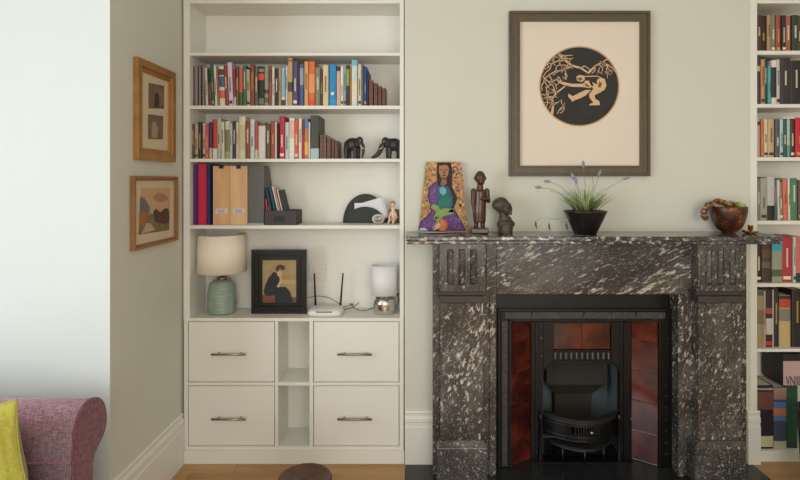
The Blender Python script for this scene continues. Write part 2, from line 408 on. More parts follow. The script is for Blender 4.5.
# lower drawer cabinet
CABF = 2.70
cab = thing('drawer_cabinet', 'low white built-in cabinet with four drawers and two central cubbyholes', 'cabinet', (X(294.5, 2.7), 2.7, 0))
zt = Z(317.9, 2.7)
def cb(name, a, c, p, q, y0=CABF, y1=BK, bev=0.0008):
    return MB().box(X(a, 2.7), X(c, 2.7), y0, y1, Z(q, 2.7), Z(p, 2.7)).build(name, M_white, cab, bev)
MB().box(X(183.8, 2.7), X(403.8, 2.7), CABF-0.004, BK, Z(321.2, 2.7), zt).build('countertop', M_white, cab, 0.0015)
for (a, c) in ((184.0, 187.9), (274.8, 278.2), (309.4, 313.2), (399.4, 403.6)):
    cb('side_panel', a, c, 321.25, 449.8)
cb('shelf', 187.95, 274.75, 382.4, 385.6); cb('shelf', 278.25, 309.35, 382.4, 385.6); cb('shelf', 313.25, 399.35, 382.4, 385.6)
cb('bottom_panel', 187.95, 274.75, 446.4, 449.8); cb('bottom_panel', 278.25, 309.35, 446.4, 449.8); cb('bottom_panel', 313.25, 399.35, 446.4, 449.8)
cb('back_panel', 187.95, 399.35, 321.25, 449.8, BK-0.008, BK-0.0005)
MB().box(XL+0.0165, X(404.9, 2.7)-0.003, CABF-0.012, CABF+0.006, 0.0005, Z(450.0, 2.7)).build('plinth', M_white, cab, 0.002)
for (a, c, p, q) in ((188.1, 274.6, 321.4, 382.2), (188.1, 274.6, 385.8, 446.2), (313.4, 399.2, 321.4, 382.2), (313.4, 399.2, 385.8, 446.2)):
    g = 0.0025
    d = MB().box(X(a, 2.7)+g, X(c, 2.7)-g, CABF+0.001, CABF+0.019, Z(q, 2.7)+g, Z(p, 2.7)-g)
    d.box(X(a, 2.7)+g+0.01, X(c, 2.7)-g-0.01, CABF+0.019, BK-0.02, Z(q, 2.7)+g+0.01, Z(p, 2.7)-g-0.03)
    d = d.build('drawer', M_white, cab, 0.0008)
    cx = (a+c)/2-1; hz = Z((p+q)/2+1.0, 2.7)
    h = MB(); y0 = CABF-0.028
    h.tube([(X(cx-17, 2.7), y0, hz), (X(cx+17, 2.7), y0, hz)], 0.0055, 10)
    for s in (-11, 11): h.tube([(X(cx+s, 2.7), y0, hz), (X(cx+s, 2.7), CABF+0.001, hz)], 0.004, 8)
    hd = h.build('handle', M_steel, d)

# ------------------------------------------------------------ books
def book(x0, x1, top, bot, col, desc, shelf, prev, D=2.725, depth=0.145, lean=0.0, marks=None, group='books', rough=0.5, name='book', titles=True, cat='book', soft=False, label=None):
    w = X(x1, D)-X(x0, D)-0.0006; h = Z(top, D)-bot; cx = (X(x0, D)+X(x1, D))/2
    w = max(w, 0.003)
    dep = depth*(0.88+0.2*random.random()); D = D+random.uniform(0, 0.012)
    dep = min(dep, BK-0.012-D)
    pv_ = prev.split(' with ')[0].split(' over ')[0] if prev else None
    lab = label or (desc+(' right of the '+pv_ if pv_ else ' at the left end')+', '+shelf)
    if pv_ and len(lab.replace('-', ' ').split()) > 16: lab = desc.split(' with ')[0]+' right of the '+pv_+', '+shelf
    g_ = sum(col)/3; col = tuple(max(0, min(255, v*0.86+g_*0.14+random.randint(-5, 5))) for v in col)
    m = MB()
    L = X(lean+PX0, D)
    # shear about the base keeps the book on its shelf and leaning like its neighbours
    m.xf = Matrix(((1, 0, L/h, cx), (0, 1, 0, D), (0, 0, 1, bot+0.0003), (0, 0, 0, 1)))
    e = min(0.0022, w*0.2); n = 5; r = min(0.004, w*0.3)
    outer = []
    for q in range(n+1):
        a = PI*q/n; outer.append((-math.cos(a)*w/2, r-math.sin(a)*r))
    poly = outer+[(w/2, dep), (w/2-e, dep), (w/2-e, r+0.003), (-w/2+e, r+0.003), (-w/2+e, dep), (-w/2, dep)]
    m.prism(poly, 'z', 0, h, smooth=False)
    o = m.build(name, mat(col, rough, noise=0.10, nscale=45, name='book_cover'))
    tag(o, lab, cat, group)
    o.location = (cx, D, bot); 
    for v in o.data.vertices: v.co -= Vector((cx, D, bot))
    pm = MB(); pm.xf = m.xf
    ins = 0.0 if soft else 0.003
    pm.box(-w/2+e, w/2-e, r+0.0031, dep-0.004, ins+0.0002, h-ins-0.0004)
    pm.build('pages', M_pages, o)
    lum = sum(col)/3
    if marks is None and titles and w > 0.011:
        tc = (232, 224, 200) if lum < 135 else (70, 50, 45)
        if random.random() < 0.3 and lum < 130: tc = (200, 160, 80)
        z0 = random.uniform(0.25, 0.45)*h; z1 = z0+random.uniform(0.2, 0.42)*h
        tm = MB(); tm.xf = m.xf; z = z0
        while z < z1:
            l = random.uniform(0.003, 0.006); ww = min(w*random.uniform(0.12, 0.2), 0.0042)
            tm.box(-ww, ww, -0.0003, r, z, z+l*0.7); z += l
        stuff(tm.build('spine_title', mat(tc, 0.5, name='title_ink'), o))
        if random.random() < 0.35:
            bm = MB(); bm.xf = m.xf
            bm.box(-w*0.36, w*0.36, 0.00005, r, h*0.06, h*0.13); bm.build('publisher_mark', mat(tc, 0.5), o)
    if marks:
        for ki, (za, zb, mc) in enumerate(marks):
            bm = MB(); bm.xf = m.xf
            q = [(a*(1.006+0.004*ki), bb-0.0004*(ki+1)) for a, bb in outer]+[(w/2*1.004, r+0.006), (-w/2*1.004, r+0.006)]
            bm.prism(q, 'z', za*h, zb*h); bm.build('spine_panel', mat(mc, rough, name='spine_ink'), o)
    return o
def run(rows, zb, shelf, group, **kw):
    prev = None
    for r in rows:
        x0, x1, top, col, desc = r[:5]; opt = r[5] if len(r) > 5 else {}
        o = dict(kw); o.update(opt)
        book(x0, x1, top, zb, col, desc, shelf, prev, group=group, **o)
        prev = desc
zA = Z(105.5, 2.7); zB = Z(158.7, 2.7); zC = Z(225.4, 2.7); zT = zt
# spiral notebooks
def notebook(x0, x1, top, bot, col, lab):
    D = 2.73; w = X(x1, D)-X(x0, D)-0.001; h = Z(top, D)-bot; cx = (X(x0, D)+X(x1, D))/2
    o = MB().box(cx-w/2, cx+w/2, D+0.008, D+0.15, bot+0.0003, bot+h).build('spiral_notebook', mat(col, 0.7))
    tag(o, lab, 'notebook', 'spiral notebooks on the upper bookcase shelf')
    MB().box(cx-w*0.22, cx+w*0.22, D+0.0072, D+0.1503, bot+0.001, bot+h-0.0004).build('pages', mat((150, 142, 140), 0.8), o)
    c = MB(); z = bot+0.006
    while z < bot+h-0.004:
        ring = [(cx+w*0.42*math.cos(a), D+0.010+0.009*math.sin(a), z+0.0008*math.cos(a)) for a in [2*PI*q/9 for q in range(10)]]
        c.tube(ring, 0.0008, 5); z += 0.0085
    stuff(c.build('spiral_binding', mat((190, 182, 180), 0.35, metal=0.6), o))
for (a, c, col, lab) in ((189.9, 193.6, (110, 96, 100), 'mauve-grey spiral notebook at the very left end of the second shelf'),
    (193.8, 197.4, (128, 116, 114), 'grey spiral notebook, second from the left on the second shelf'),
    (197.7, 201.0, (60, 56, 54), 'black spiral notebook, third from the left on the second shelf'),
    (201.3, 204.6, (84, 80, 78), 'charcoal spiral notebook beside the leaning cream booklet on the second shelf')):
    notebook(a, c, 65.5, zA, col, lab)
run([
 (205, 207.6, 67, (208, 194, 170), 'thin cream booklet', dict(lean=-1.2)),
 (207.9, 211.2, 69, (112, 62, 60), 'black-topped dull red book', dict(lean=-1.5, marks=[(0.62, 0.995, (34, 32, 32))])),
 (211.5, 214.2, 64, (24, 92, 66), 'deep green book', dict(lean=-2.0)),
 (214.4, 217, 65, (206, 210, 186), 'pale green book', dict(lean=-1.8)),
 (217.2, 218.8, 66, (198, 96, 54), 'thin orange-red book', dict(lean=-1.5)),
 (219, 224.6, 66, (222, 216, 198), 'cream book with a blue spine panel', dict(lean=-1.2, marks=[(0.48, 0.75, (66, 106, 130)), (0.78, 0.93, (84, 80, 70)), (0.2, 0.4, (206, 110, 90))])),
 (224.9, 228.2, 65, (150, 62, 50), 'red-brown book', dict(lean=-1.8)),
 (228.4, 232.9, 62, (214, 204, 214), 'tall lavender-white book', dict(lean=-1.9)),
 (233.2, 235.6, 68, (172, 56, 56), 'thin red book', dict(lean=-1.0, marks=[(0.02, 0.25, (210, 200, 190))])),
 (235.8, 238.2, 67, (108, 100, 62), 'olive-brown book'),
 (238.4, 242, 67, (226, 96, 76), 'coral red book', dict(marks=[(0.0, 0.36, (96, 92, 60))])),
 (242.3, 245.6, 65, (58, 120, 86), 'mid-green book'),
 (245.8, 249.6, 69, (200, 180, 150), 'cream-brown book', dict(lean=-0.8)),
 (249.9, 253.8, 64, (150, 64, 50), 'brick red book'),
 (254.1, 257.3, 66, (92, 102, 80), 'grey-green book'),
 (257.6, 263.4, 66, (36, 33, 31), 'black book with a red spine block', dict(marks=[(0.66, 0.82, (232, 72, 56)), (0.86, 0.94, (140, 136, 128)), (0.05, 0.2, (120, 116, 110))])),
 (263.7, 267.8, 66, (152, 152, 128), 'sage grey book', dict(marks=[(0.1, 0.22, (90, 110, 60)), (0.32, 0.42, (100, 60, 50))])),
 (268, 271.2, 65, (160, 74, 70), 'dusty rose book', dict(marks=[(0.6, 0.9, (110, 70, 66))])),
 (271.4, 274, 66, (226, 216, 196), 'off-white book'),
 (274.2, 278, 68, (44, 44, 70), 'dark navy book'),
 (278.2, 280.9, 69, (204, 152, 84), 'orange tan book'),
 (281.1, 284.7, 68, (140, 190, 215), 'light blue book', dict(marks=[(0.0, 0.16, (70, 74, 60)), (0.17, 0.24, (226, 220, 200))])),
 (284.9, 287.3, 66, (216, 216, 196), 'greenish cream book'),
 (287.6, 292.2, 57.8, (202, 166, 106), 'tallest tan book', dict(marks=[(0.3, 0.5, (90, 70, 46)), (0.93, 0.95, (90, 70, 46))])),
 (292.6, 297.4, 61, (62, 82, 132), 'blue hardback with white lettering'),
 (297.6, 299.4, 64, (110, 40, 60), 'thin maroon book'),
 (299.7, 303.4, 64, (72, 98, 152), 'mid-blue book', dict(marks=[(0.5, 0.9, (150, 165, 190))])),
 (303.7, 307.9, 61, (226, 166, 102), 'apricot book'),
 (308.2, 314.4, 61, (236, 104, 54), 'wide bright orange book', dict(marks=[(0.3, 0.72, (240, 150, 100)), (0.0, 0.13, (226, 80, 40))])),
 (314.8, 319.8, 67, (136, 132, 112), 'grey-olive book'),
 (320.1, 322.5, 70, (90, 60, 40), 'thin dark brown book'),
 (322.8, 328.3, 65, (226, 202, 150), 'cream-yellow book'),
 (328.6, 336, 64, (20, 140, 206), 'wide sky blue book with a round white spot', dict(marks=[(0.0, 0.16, (30, 150, 210))])),
 (336.4, 340.2, 66, (222, 172, 142), 'peach book', dict(marks=[(0.88, 0.995, (60, 40, 40))])),
 (340.4, 343.4, 66, (226, 226, 206), 'ivory book'),
 (343.6, 346, 66, (150, 165, 182), 'grey-blue book'),
 (346.2, 349.2, 65, (62, 60, 38), 'dark olive book', dict(marks=[(0.5, 0.9, (140, 170, 60))])),
 (349.4, 351.3, 66, (170, 112, 62), 'thin caramel book'),
 (351.5, 357.2, 60, (202, 220, 216), 'tall pale aqua book', dict(marks=[(0.88, 0.995, (110, 190, 205)), (0.1, 0.55, (224, 214, 190))])),
 (357.5, 361.3, 64, (216, 206, 186), 'stone white book'),
 (361.5, 363.5, 64, (88, 94, 90), 'thin slate book'),
 (363.7, 366.4, 66, (34, 74, 160), 'royal blue book'),
 (366.6, 368.2, 70, (22, 32, 72), 'thin midnight blue book'),
], zA, 'left bookcase second shelf', 'books on the second shelf of the left bookcase')
# round white spot on the sky blue book
for o in list(C.objects):
    if o.get('label', '').startswith('wide sky blue'):
        m = MB(); m.xf = Matrix.Translation((X(332.4, 2.73), o.location.y-0.0012, Z(93.5, 2.73))) @ Matrix.Rotation(PI/2, 4, 'X')
        m.lathe([(0.0085, 0), (0.0085, 0.0014)], (0, 0, -0.0002), 18, smooth=False); m.build('spot', mat((230, 225, 220), 0.5), o)
def leather(rows, zb, shelf, group):
    n = ['tallest', 'second tallest', 'third tallest', 'shorter', 'shortest']
    for i, (a, c, t) in enumerate(rows):
        k = n[i] if len(rows) == 5 else ['tallest', 'second tallest', 'third tallest', 'shortest'][i]
        o = book(a, c, t, zb, (104, 58, 42), '', shelf, None, D=2.735, depth=0.11, group=group, rough=0.35, titles=False, label=k+' of the brown leather books stepping down to the right, '+shelf)
        bm = MB(); w = X(c, 2.735)-X(a, 2.735); cx = (X(a, 2.735)+X(c, 2.735))/2; h = Z(t, 2.735)-zb
        for f in (0.12, 0.3, 0.5, 0.7, 0.88): bm.box(cx-w*0.36, cx+w*0.36, o.location.y-0.001, o.location.y+0.002, zb+h*f, zb+h*f+0.0025)
        bm.build('spine_bands', mat((78, 42, 30), 0.4), o)
leather([(368.6, 373.2, 80.5), (373.5, 377.7, 83), (378, 381.6, 86), (381.9, 385.8, 88)], zA, 'left bookcase second shelf', 'stepped brown books on the second shelf')
run([
 (191, 194, 124, (84, 46, 36), 'dark red-brown book'),
 (194.2, 197.9, 124, (182, 162, 132), 'beige book'),
 (198.1, 201.2, 122, (42, 50, 36), 'dark green book'),
 (201.4, 204.8, 123, (212, 182, 162), 'pale pink-cream book'),
 (205, 208.4, 125, (208, 80, 86), 'pinkish red book'),
 (208.6, 211.4, 122, (60, 60, 102), 'indigo book', dict(marks=[(0.0, 0.3, (190, 180, 150))])),
 (211.6, 216.2, 119, (206, 62, 46), 'vermilion book with a white foot', dict(marks=[(0.0, 0.26, (226, 216, 204))])),
 (216.4, 220.2, 118, (176, 186, 160), 'pale sage book'),
 (220.5, 223.9, 122, (216, 206, 196), 'chalk white book', dict(lean=-0.6)),
 (224.1, 229, 121, (212, 210, 190), 'white book with an olive landscape spine', dict(marks=[(0.18, 0.78, (132, 132, 84)), (0.0, 0.17, (160, 176, 90))])),
 (229.2, 231.9, 123, (190, 196, 196), 'light grey book'),
 (232.1, 235.2, 121, (62, 46, 82), 'dark purple book'),
 (235.4, 238, 122, (216, 206, 170), 'buff book'),
 (238.2, 244.7, 116, (226, 216, 182), 'tall wide cream book', dict(marks=[(0.2, 0.8, (206, 198, 166))])),
 (245.2, 249.6, 121, (154, 72, 46), 'rust brown book'),
 (249.9, 254.2, 119, (204, 218, 218), 'icy white book'),
 (254.4, 257.2, 122, (188, 88, 88), 'faded red book', dict(marks=[(0.0, 0.25, (210, 205, 180))])),
 (257.6, 264.8, 122, (226, 216, 206), 'thick off-white book with a brown top', dict(marks=[(0.9, 0.995, (120, 84, 60))])),
 (265.2, 270, 124, (92, 80, 52), 'dark olive-brown book'),
 (270.3, 274.8, 121, (170, 74, 56), 'terracotta book'),
 (275, 276.6, 122, (226, 220, 206), 'very thin white book'),
 (276.8, 278.4, 124, (50, 30, 32), 'very thin blackish book'),
 (278.6, 284, 116, (198, 36, 62), 'tall crimson book'),
 (284.4, 288.3, 122, (190, 214, 214), 'light cyan book'),
 (288.5, 294, 118, (234, 226, 216), 'wide white book with red lettering', dict(marks=[(0.5, 0.95, (226, 190, 176))])),
 (294.3, 297.8, 120, (224, 88, 72), 'coral book'),
 (298, 301.3, 118, (226, 226, 206), 'ivory white book'),
 (301.5, 304, 120, (188, 42, 52), 'scarlet book', dict(marks=[(0.6, 0.995, (120, 60, 70))])),
 (304.2, 308, 118, (214, 120, 70), 'orange book with a blue top', dict(marks=[(0.74, 0.995, (92, 128, 176)), (0.1, 0.42, (232, 180, 90))])),
 (308.2, 309.9, 122, (226, 220, 214), 'thin white book'),
 (310.2, 318.6, 115.3, (64, 64, 66), 'thick charcoal hardback with a pale blue foot', dict(marks=[(0.0, 0.24, (170, 190, 200))], depth=0.19)),
], zB, 'left bookcase third shelf', 'books on the third shelf of the left bookcase')
leather([(319.2, 326.4, 135), (326.8, 330.7, 137.5), (331, 334.4, 139.5), (334.7, 338, 141)], zB, 'left bookcase third shelf', 'stepped brown books on the third shelf')
# right bookcase
zr = [Z(v, 2.7) for v in (50.6, 104, 157.2, 220.8, 283.5, 349, 451.2)]
run([
 (757.4, 761.4, 15, (98, 52, 36), 'dark tan leather book'), (761.7, 768, 15, (42, 37, 32), 'black old hardback'),
 (768.3, 772.2, 15, (188, 142, 96), 'tan old book'), (772.5, 777, 14, (128, 128, 108), 'grey-green old book'),
 (777.6, 782.3, 14, (168, 76, 46), 'rust old book'), (782.6, 786.6, 15, (52, 36, 46), 'black-purple old book'),
 (786.9, 792.3, 15, (184, 102, 66), 'orange-brown old book'), (792.6, 798.8, 15, (42, 62, 52), 'dark green old book'), (799.1, 804, 15, (110, 62, 40), 'brown old book'),
], zr[0], 'right bookcase top shelf', 'old books on the top shelf of the right bookcase')
run([
 (757.4, 760.9, 55.5, (46, 58, 98), 'navy book with a yellow label', dict(marks=[(0.68, 0.79, (206, 200, 90))])),
 (761.4, 765.4, 59, (212, 150, 92), 'orange tan book'), (765.8, 768.6, 57, (20, 84, 92), 'dark teal book'),
 (768.8, 772, 66, (74, 172, 162), 'turquoise book'), (772.3, 777.2, 60, (226, 218, 214), 'white book with a black title panel', dict(marks=[(0.16, 0.84, (46, 44, 42))])),
 (777.5, 781.4, 59, (208, 204, 196), 'pale grey book'), (781.8, 792, 58, (54, 50, 48), 'very thick black book'), (792.4, 804, 60, (42, 42, 44), 'thick black box-like book'),
], zr[1], 'right bookcase second shelf', 'books on the second shelf of the right bookcase')
run([
 (757.4, 761.4, 119, (190, 180, 170), 'greige book', dict(marks=[(0.84, 0.94, (70, 80, 90))])), (761.7, 765.2, 119, (224, 110, 46), 'vivid orange book'),
 (765.4, 769.4, 119, (212, 202, 182), 'cream book'), (769.7, 775.8, 119, (206, 166, 122), 'wide tan book'),
 (776.2, 780.5, 119.5, (84, 86, 98), 'slate grey book'), (780.7, 784, 119, (166, 196, 206), 'powder blue book'),
 (784.3, 788, 119.5, (56, 92, 76), 'dark green book'), (788.2, 791.4, 119, (162, 196, 182), 'pale mint book', dict(marks=[(0.0, 0.32, (90, 150, 140))])),
 (791.6, 795.8, 120, (72, 52, 40), 'dark brown book'), (796.1, 804, 117.5, (206, 22, 42), 'bright red book'),
], zr[2], 'right bookcase third shelf', 'books on the third shelf of the right bookcase')
fb = MB(); fz = Z(116.6, 2.73)
o = MB().box(X(783, 2.73), X(795.6, 2.73), 2.735, 2.87, Z(118.6, 2.73), Z(117.4, 2.73)).build('book', mat((222, 218, 206), 0.5)); tag(o, 'thin white booklet lying flat on top of the books, third shelf of right bookcase', 'book')
run([
 (757.4, 760.4, 179, (124, 130, 136), 'grey-blue book'), (760.7, 767.8, 178, (166, 160, 150), 'wide grey book'),
 (768, 775.8, 177, (192, 186, 186), 'wide white book with a black foot', dict(marks=[(0.0, 0.34, (32, 32, 36))])), (776, 778.3, 178, (66, 98, 96), 'thin dark teal book'),
 (778.6, 781, 180, (206, 200, 188), 'thin white leaning book', dict(lean=-0.6)), (781.3, 784.9, 182, (150, 130, 110), 'taupe book', dict(lean=-1)),
 (785.2, 789.3, 180, (226, 104, 74), 'salmon orange book', dict(lean=-1)), (789.6, 792, 178, (214, 210, 180), 'pale yellow book', dict(lean=-.6)),
 (792.3, 799, 178, (70, 130, 96), 'emerald green book'), (799.3, 804, 180, (120, 60, 66), 'plum book'),
], zr[3], 'right bookcase fourth shelf', 'books on the fourth shelf of the right bookcase')
run([
 (757.6, 763, 242, (50, 42, 38), 'black-brown book'), (763.3, 772.3, 242, (78, 58, 50), 'dark patterned brown book', dict(marks=[(0.35, 0.5, (110, 100, 92)), (0.6, 0.8, (104, 72, 50))])),
 (772.6, 782.8, 240, (152, 156, 132), 'pale green book with a turquoise top', dict(marks=[(0.74, 0.95, (60, 160, 180)), (0.14, 0.3, (90, 96, 70))])),
 (783.1, 793.6, 237, (190, 46, 56), 'thick red book'), (793.9, 796.8, 237, (200, 206, 180), 'thin white-green book'),
 (797.1, 804, 237, (212, 110, 106), 'pink book with a dark foot', dict(marks=[(0, .2, (40, 60, 60))])),
], zr[4], 'right bookcase fifth shelf', 'books on the fifth shelf of the right bookcase')
run([
 (757.5, 764.2, 290, (152, 142, 104), 'yellow-green tall book', dict(marks=[(0.9, 0.995, (70, 100, 50)), (0.4, 0.65, (120, 110, 76))])), (764.5, 766.8, 291, (192, 152, 140), 'thin pink-beige book'),
 (767, 773.6, 290, (42, 34, 48), 'black book with white lettering', dict(marks=[(0.22, 0.5, (196, 190, 188)), (0.58, 0.68, (170, 80, 70)), (0.03, 0.1, (190, 50, 50))])),
 (773.8, 775.2, 290, (214, 206, 180), 'very thin cream book'), (775.5, 780, 289, (38, 38, 50), 'dark blue-black book'),
 (781, 792.6, 296, (196, 172, 116), 'thick straw yellow book with a grey and red picture', dict(marks=[(0.5, 0.74, (128, 124, 116)), (0.76, 0.93, (176, 74, 54)), (0.93, 0.995, (60, 40, 36))])),
 (793, 803.4, 290, (30, 32, 32), 'thick black book with white lettering'),
], zr[5], 'right bookcase sixth shelf', 'books on the sixth shelf of the right bookcase')
# bottom shelf: large books, a box across them
for (a, c, t, bt, col, lab, mk) in ((758, 774.2, 386, 451, (34, 34, 34), 'large black folio with a pale spine label on the bottom shelf of right bookcase', [(0.03, 0.2, (200, 190, 160)), (0.62, 0.9, (110, 70, 62)), (0.93, 0.96, (150, 150, 140))]),
      (775, 787.6, 388, 451, (66, 72, 98), 'blue patterned folio between the black and green books on the bottom shelf', [(0.45, 0.76, (82, 124, 176)), (0.54, 0.66, (196, 120, 90)), (0.0, 0.12, (196, 184, 160)), (0.8, 0.995, (150, 120, 104))]),
      (788, 799.4, 387, 451, (28, 74, 54), 'large dark green folio on the bottom shelf of the right bookcase', [(0.1, 0.9, (34, 84, 62))])):
    book(a, c, t, zr[6], col, '', '', None, D=2.72, depth=0.17, marks=mk, label=lab, group='large folios on the bottom shelf')
bx = thing('magazine_box', 'black box file with a pink front and black capitals lying on folios, bottom right shelf', 'box', (X(790, 2.72), 2.72, Z(386, 2.72)))
za, zb2 = Z(385.6, 2.72), Z(361, 2.72)
MB().box(X(783.2, 2.72), X(838, 2.72), 2.722, 2.89, za+0.0006, zb2).build('tray', mat((46, 42, 42), 0.5), bx, 0.001)
MB().box(X(783.0, 2.72), X(838.2, 2.72), 2.717, 2.893, zb2+0.0004, zb2+0.036).build('lid', mat((30, 29, 30), 0.45), bx, 0.002)
MB().box(X(783.4, 2.72), X(837.8, 2.72), 2.7206, 2.7219, za+0.001, zb2-0.0004).build('front_label', mat((190, 158, 158), 0.7), bx)
text('lettering', 'VNIILA', (X(796, 2.72), 2.7200, Z(381.2, 2.72)), 0.068, M_black, bx, sx=0.5)
m = MB()
wb = thing('waste_bin', 'black round waste bin on the floor before the right bookcase, cut by frame edge', 'bin', (X(828, 2.45), 2.47, 0))
m.shell([(0.085, 0.004), (0.105, 0.36), (0.108, 0.36), (0.108, 0.352), (0.088, 0.0005)], (X(828, 2.45), 2.47, 0), 28)
m.lathe([(0.086, 0.0005), (0.086, 0.005)], (X(828, 2.45), 2.47, 0), 28); m.build('bin_body', M_blackmatt, wb)
MB().shell([(0.104, 0.352), (0.104, 0.366), (0.112, 0.366), (0.112, 0.352)], (X(828, 2.45), 2.47, 0), 28).build('rim', M_black, wb)

# ------------------------------------------------------------ files, boxes and ornaments on the left bookcase
D = 2.73
def folder(a, c, t, col, lab, rough=0.45, dep=0.15, nm='ring_binder', cat='binder', grp='binders on the fourth shelf', D=2.735):
    o = MB(); x0, x1 = X(a, D)+0.0004, X(c, D)-0.0004; z1 = Z(t, D)
    o.prism([(x0, D+0.004), (x0+0.003, D), (x1-0.003, D), (x1, D+0.004), (x1, D+dep), (x1-0.002, D+dep), (x1-0.002, D+0.006), (x0+0.002, D+0.006), (x0+0.002, D+dep), (x0, D+dep)], 'z', zC+0.0003, z1)
    o = o.build(nm, mat(col, rough)); tag(o, lab, cat, grp)
    MB().box(x0+0.0021, x1-0.0021, D+0.0062, D+dep-0.01, zC+0.001, z1-0.006).build('paper', M_pages, o)
    return o
folder(189.9, 192.6, 166, (120, 118, 116), 'slim grey plastic folder at the left end of the fourth shelf', dep=0.14, nm='document_folder', cat='folder')
o = folder(193, 197.4, 164.5, (84, 36, 108), 'purple binder left of the crimson binder')
o = folder(197.7, 206.4, 163.6, (196, 42, 72), 'crimson binder between the purple and the navy binder')
m = MB()
for zz in (169, 220): m.ell((X(202, 2.73), 2.7345, Z(zz, 2.73)), (0.003, 0.001, 0.003), 10, 6)
m.build('rivet', M_steel, o)
o = folder(206.7, 210.3, 163.8, (30, 50, 106), 'navy blue binder right of the crimson binder')
m = MB()
for zz in (183, 206): m.ell((X(208.6, 2.73), 2.7345, Z(zz, 2.73)), (0.002, 0.001, 0.002), 10, 6)
m.build('rivet', M_steel, o)
M_birch = woodmat('birch_ply', (206, 158, 112), (224, 182, 136), 'z', 0.5, 14)
M_birch2 = woodmat('birch_ply_pale', (214, 172, 130), (230, 192, 150), 'z', 0.5, 14)
for (a, c, mm, lab) in ((213, 229.6, M_birch, 'wooden magazine file with white label, next to the navy binder'), (230, 247.4, M_birch2, 'paler wooden magazine file with white label, next to the grey file')):
    D = 2.735; x0, x1 = X(a, D), X(c, D); z1 = Z(166, D); t_ = thing('magazine_file', lab, 'magazine file', ((x0+x1)/2, D, zC), 'wooden magazine files')
    MB().box(x0, x1, D, D+0.004, zC+0.0004, z1).build('front_panel', mm, t_, 0.0008)
    for q in ((x0, x0+0.004), (x1-0.004, x1)):
        MB().prism([(D+0.0042, zC+0.0004), (D+0.165, zC+0.0004), (D+0.165, zC+0.13), (D+0.08, z1), (D+0.0042, z1)], 'x', q[0], q[1]).build('side_panel', mm, t_)
    MB().box(x0+0.0042, x1-0.0042, D+0.0045, D+0.16, zC+0.0004, zC+0.005).build('base_panel', mm, t_)
    MB().box(x0+0.008, x1-0.008, D+0.012, D+0.14, zC+0.0055, z1-0.016).build('magazines', mat((90, 84, 80), 0.7), t_)
    lx = (x0+x1)/2
    lb = MB().box(lx-0.031, lx+0.031, D-0.0025, D-0.0002, Z(213.6, D), Z(208.4, D)).build('label_holder', mat((215, 212, 214), 0.35, metal=0.2), t_, 0.001)
    MB().box(lx-0.018, lx+0.018, D-0.0032, D-0.0026, Z(212.6, D), Z(209.6, D)).build('label_card', mat((196, 176, 186), 0.8), lb)
    bc = lx+0.0
    cl = MB(); cl.prism([(D-0.006, Z(168.6, D)), (D-0.001, Z(168.6, D)), (D-0.0005, z1+0.001), (D+0.0045, z1+0.001), (D+0.005, Z(168.6, D)), (D+0.010, Z(168.6, D)), (D+0.006, z1+0.006), (D-0.002, z1+0.006)], 'x', bc-0.011, bc+0.011)
    cl.build('clip', M_black, t_)
# grey file
D = 2.735; x0, x1 = X(248.2, D), X(264, D); z1 = Z(165.6, D)
t_ = thing('magazine_file', 'grey curved-sided magazine file between wooden file and dark box', 'magazine file', ((x0+x1)/2, D, zC))
gm = mat((98, 100, 100), 0.55)
MB().box(x0, x1, D, D+0.004, zC+0.0004, z1).build('front_panel', gm, t_, 0.0008)
for q in ((x0, x0+0.003), (x1-0.003, x1)):
    pts = [(D+0.0042, zC+0.0004), (D+0.16, zC+0.0004), (D+0.16, z1-0.12)]+[(D+0.16-0.07*math.sin(a)*1.0-0.0, z1-0.12+0.12*math.sin(a)) for a in [PI/2*k/6 for k in range(1, 7)]]+[(D+0.0042, z1)]
    MB().prism(pts, 'x', q[0], q[1]).build('side_panel', gm, t_)
MB().box(x0+0.0032, x1-0.0032, D+0.0045, D+0.155, zC+0.0004, zC+0.004).build('base_panel', gm, t_)
MB().box(x0+0.0002, x1-0.0002, D-0.0022, D-0.0002, zC+0.001, zC+0.007).build('foot_strip', mat((190, 192, 195), 0.4), t_)
MB().box(x0+0.006, x1-0.006, D+0.01, D+0.14, zC+0.0045, z1-0.012).build('magazines', mat((186, 184, 180), 0.7), t_)
# dark desk box with booklets
D = 2.715; x0, x1 = X(264.6, D), X(296, D); y1 = 2.855; z0 = zC+0.0004; z1 = Z(210.6, D)
bxm = mat((68, 64, 66), 0.7, noise=0.1, nscale=60)
t_ = thing('desk_box', 'open charcoal storage box with label slot on the fourth shelf', 'box', ((x0+x1)/2, D, zC))
MB().box(x0, x1, D, D+0.003, z0, z1).build('front_panel', bxm, t_, 0.0006); MB().box(x0, x1, y1-0.003, y1, z0, z1).build('back_panel', bxm, t_, 0.0006)
MB().box(x0, x0+0.003, D+0.0032, y1-0.0032, z0, z1).build('side_panel', bxm, t_); MB().box(x1-0.003, x1, D+0.0032, y1-0.0032, z0, z1).build('side_panel', bxm, t_)
MB().box(x0+0.003, x1-0.003, D+0.0032, y1-0.0032, z0, z0+0.002).build('base_panel', bxm, t_)
lh = MB(); lx = X(279, D); lz = Z(219, D); lh.box(lx-0.027, lx+0.027, D-0.002, D-0.0002, lz-0.013, lz+0.013)
lh.build('label_holder', mat((44, 42, 44), 0.35, metal=0.5), t_, 0.001)
cols = [((196, 62, 52), 267.5, 199, -1.5, 'small red booklet'), ((228, 150, 130), 269.5, 206, -0.5, 'pale coral card'), ((26, 52, 78), 273.6, 187, -7.6, 'dark navy notebook'), ((22, 82, 86), 277.8, 188, -8, 'dark teal notebook'),
    ((222, 214, 206), 281, 186, -8.8, 'white booklet'), ((206, 150, 140), 283, 188, -8.6, 'dusty pink booklet'), ((214, 212, 200), 285, 189, -8, 'cream booklet'), ((52, 50, 54), 287.6, 190, -8, 'charcoal booklet')]
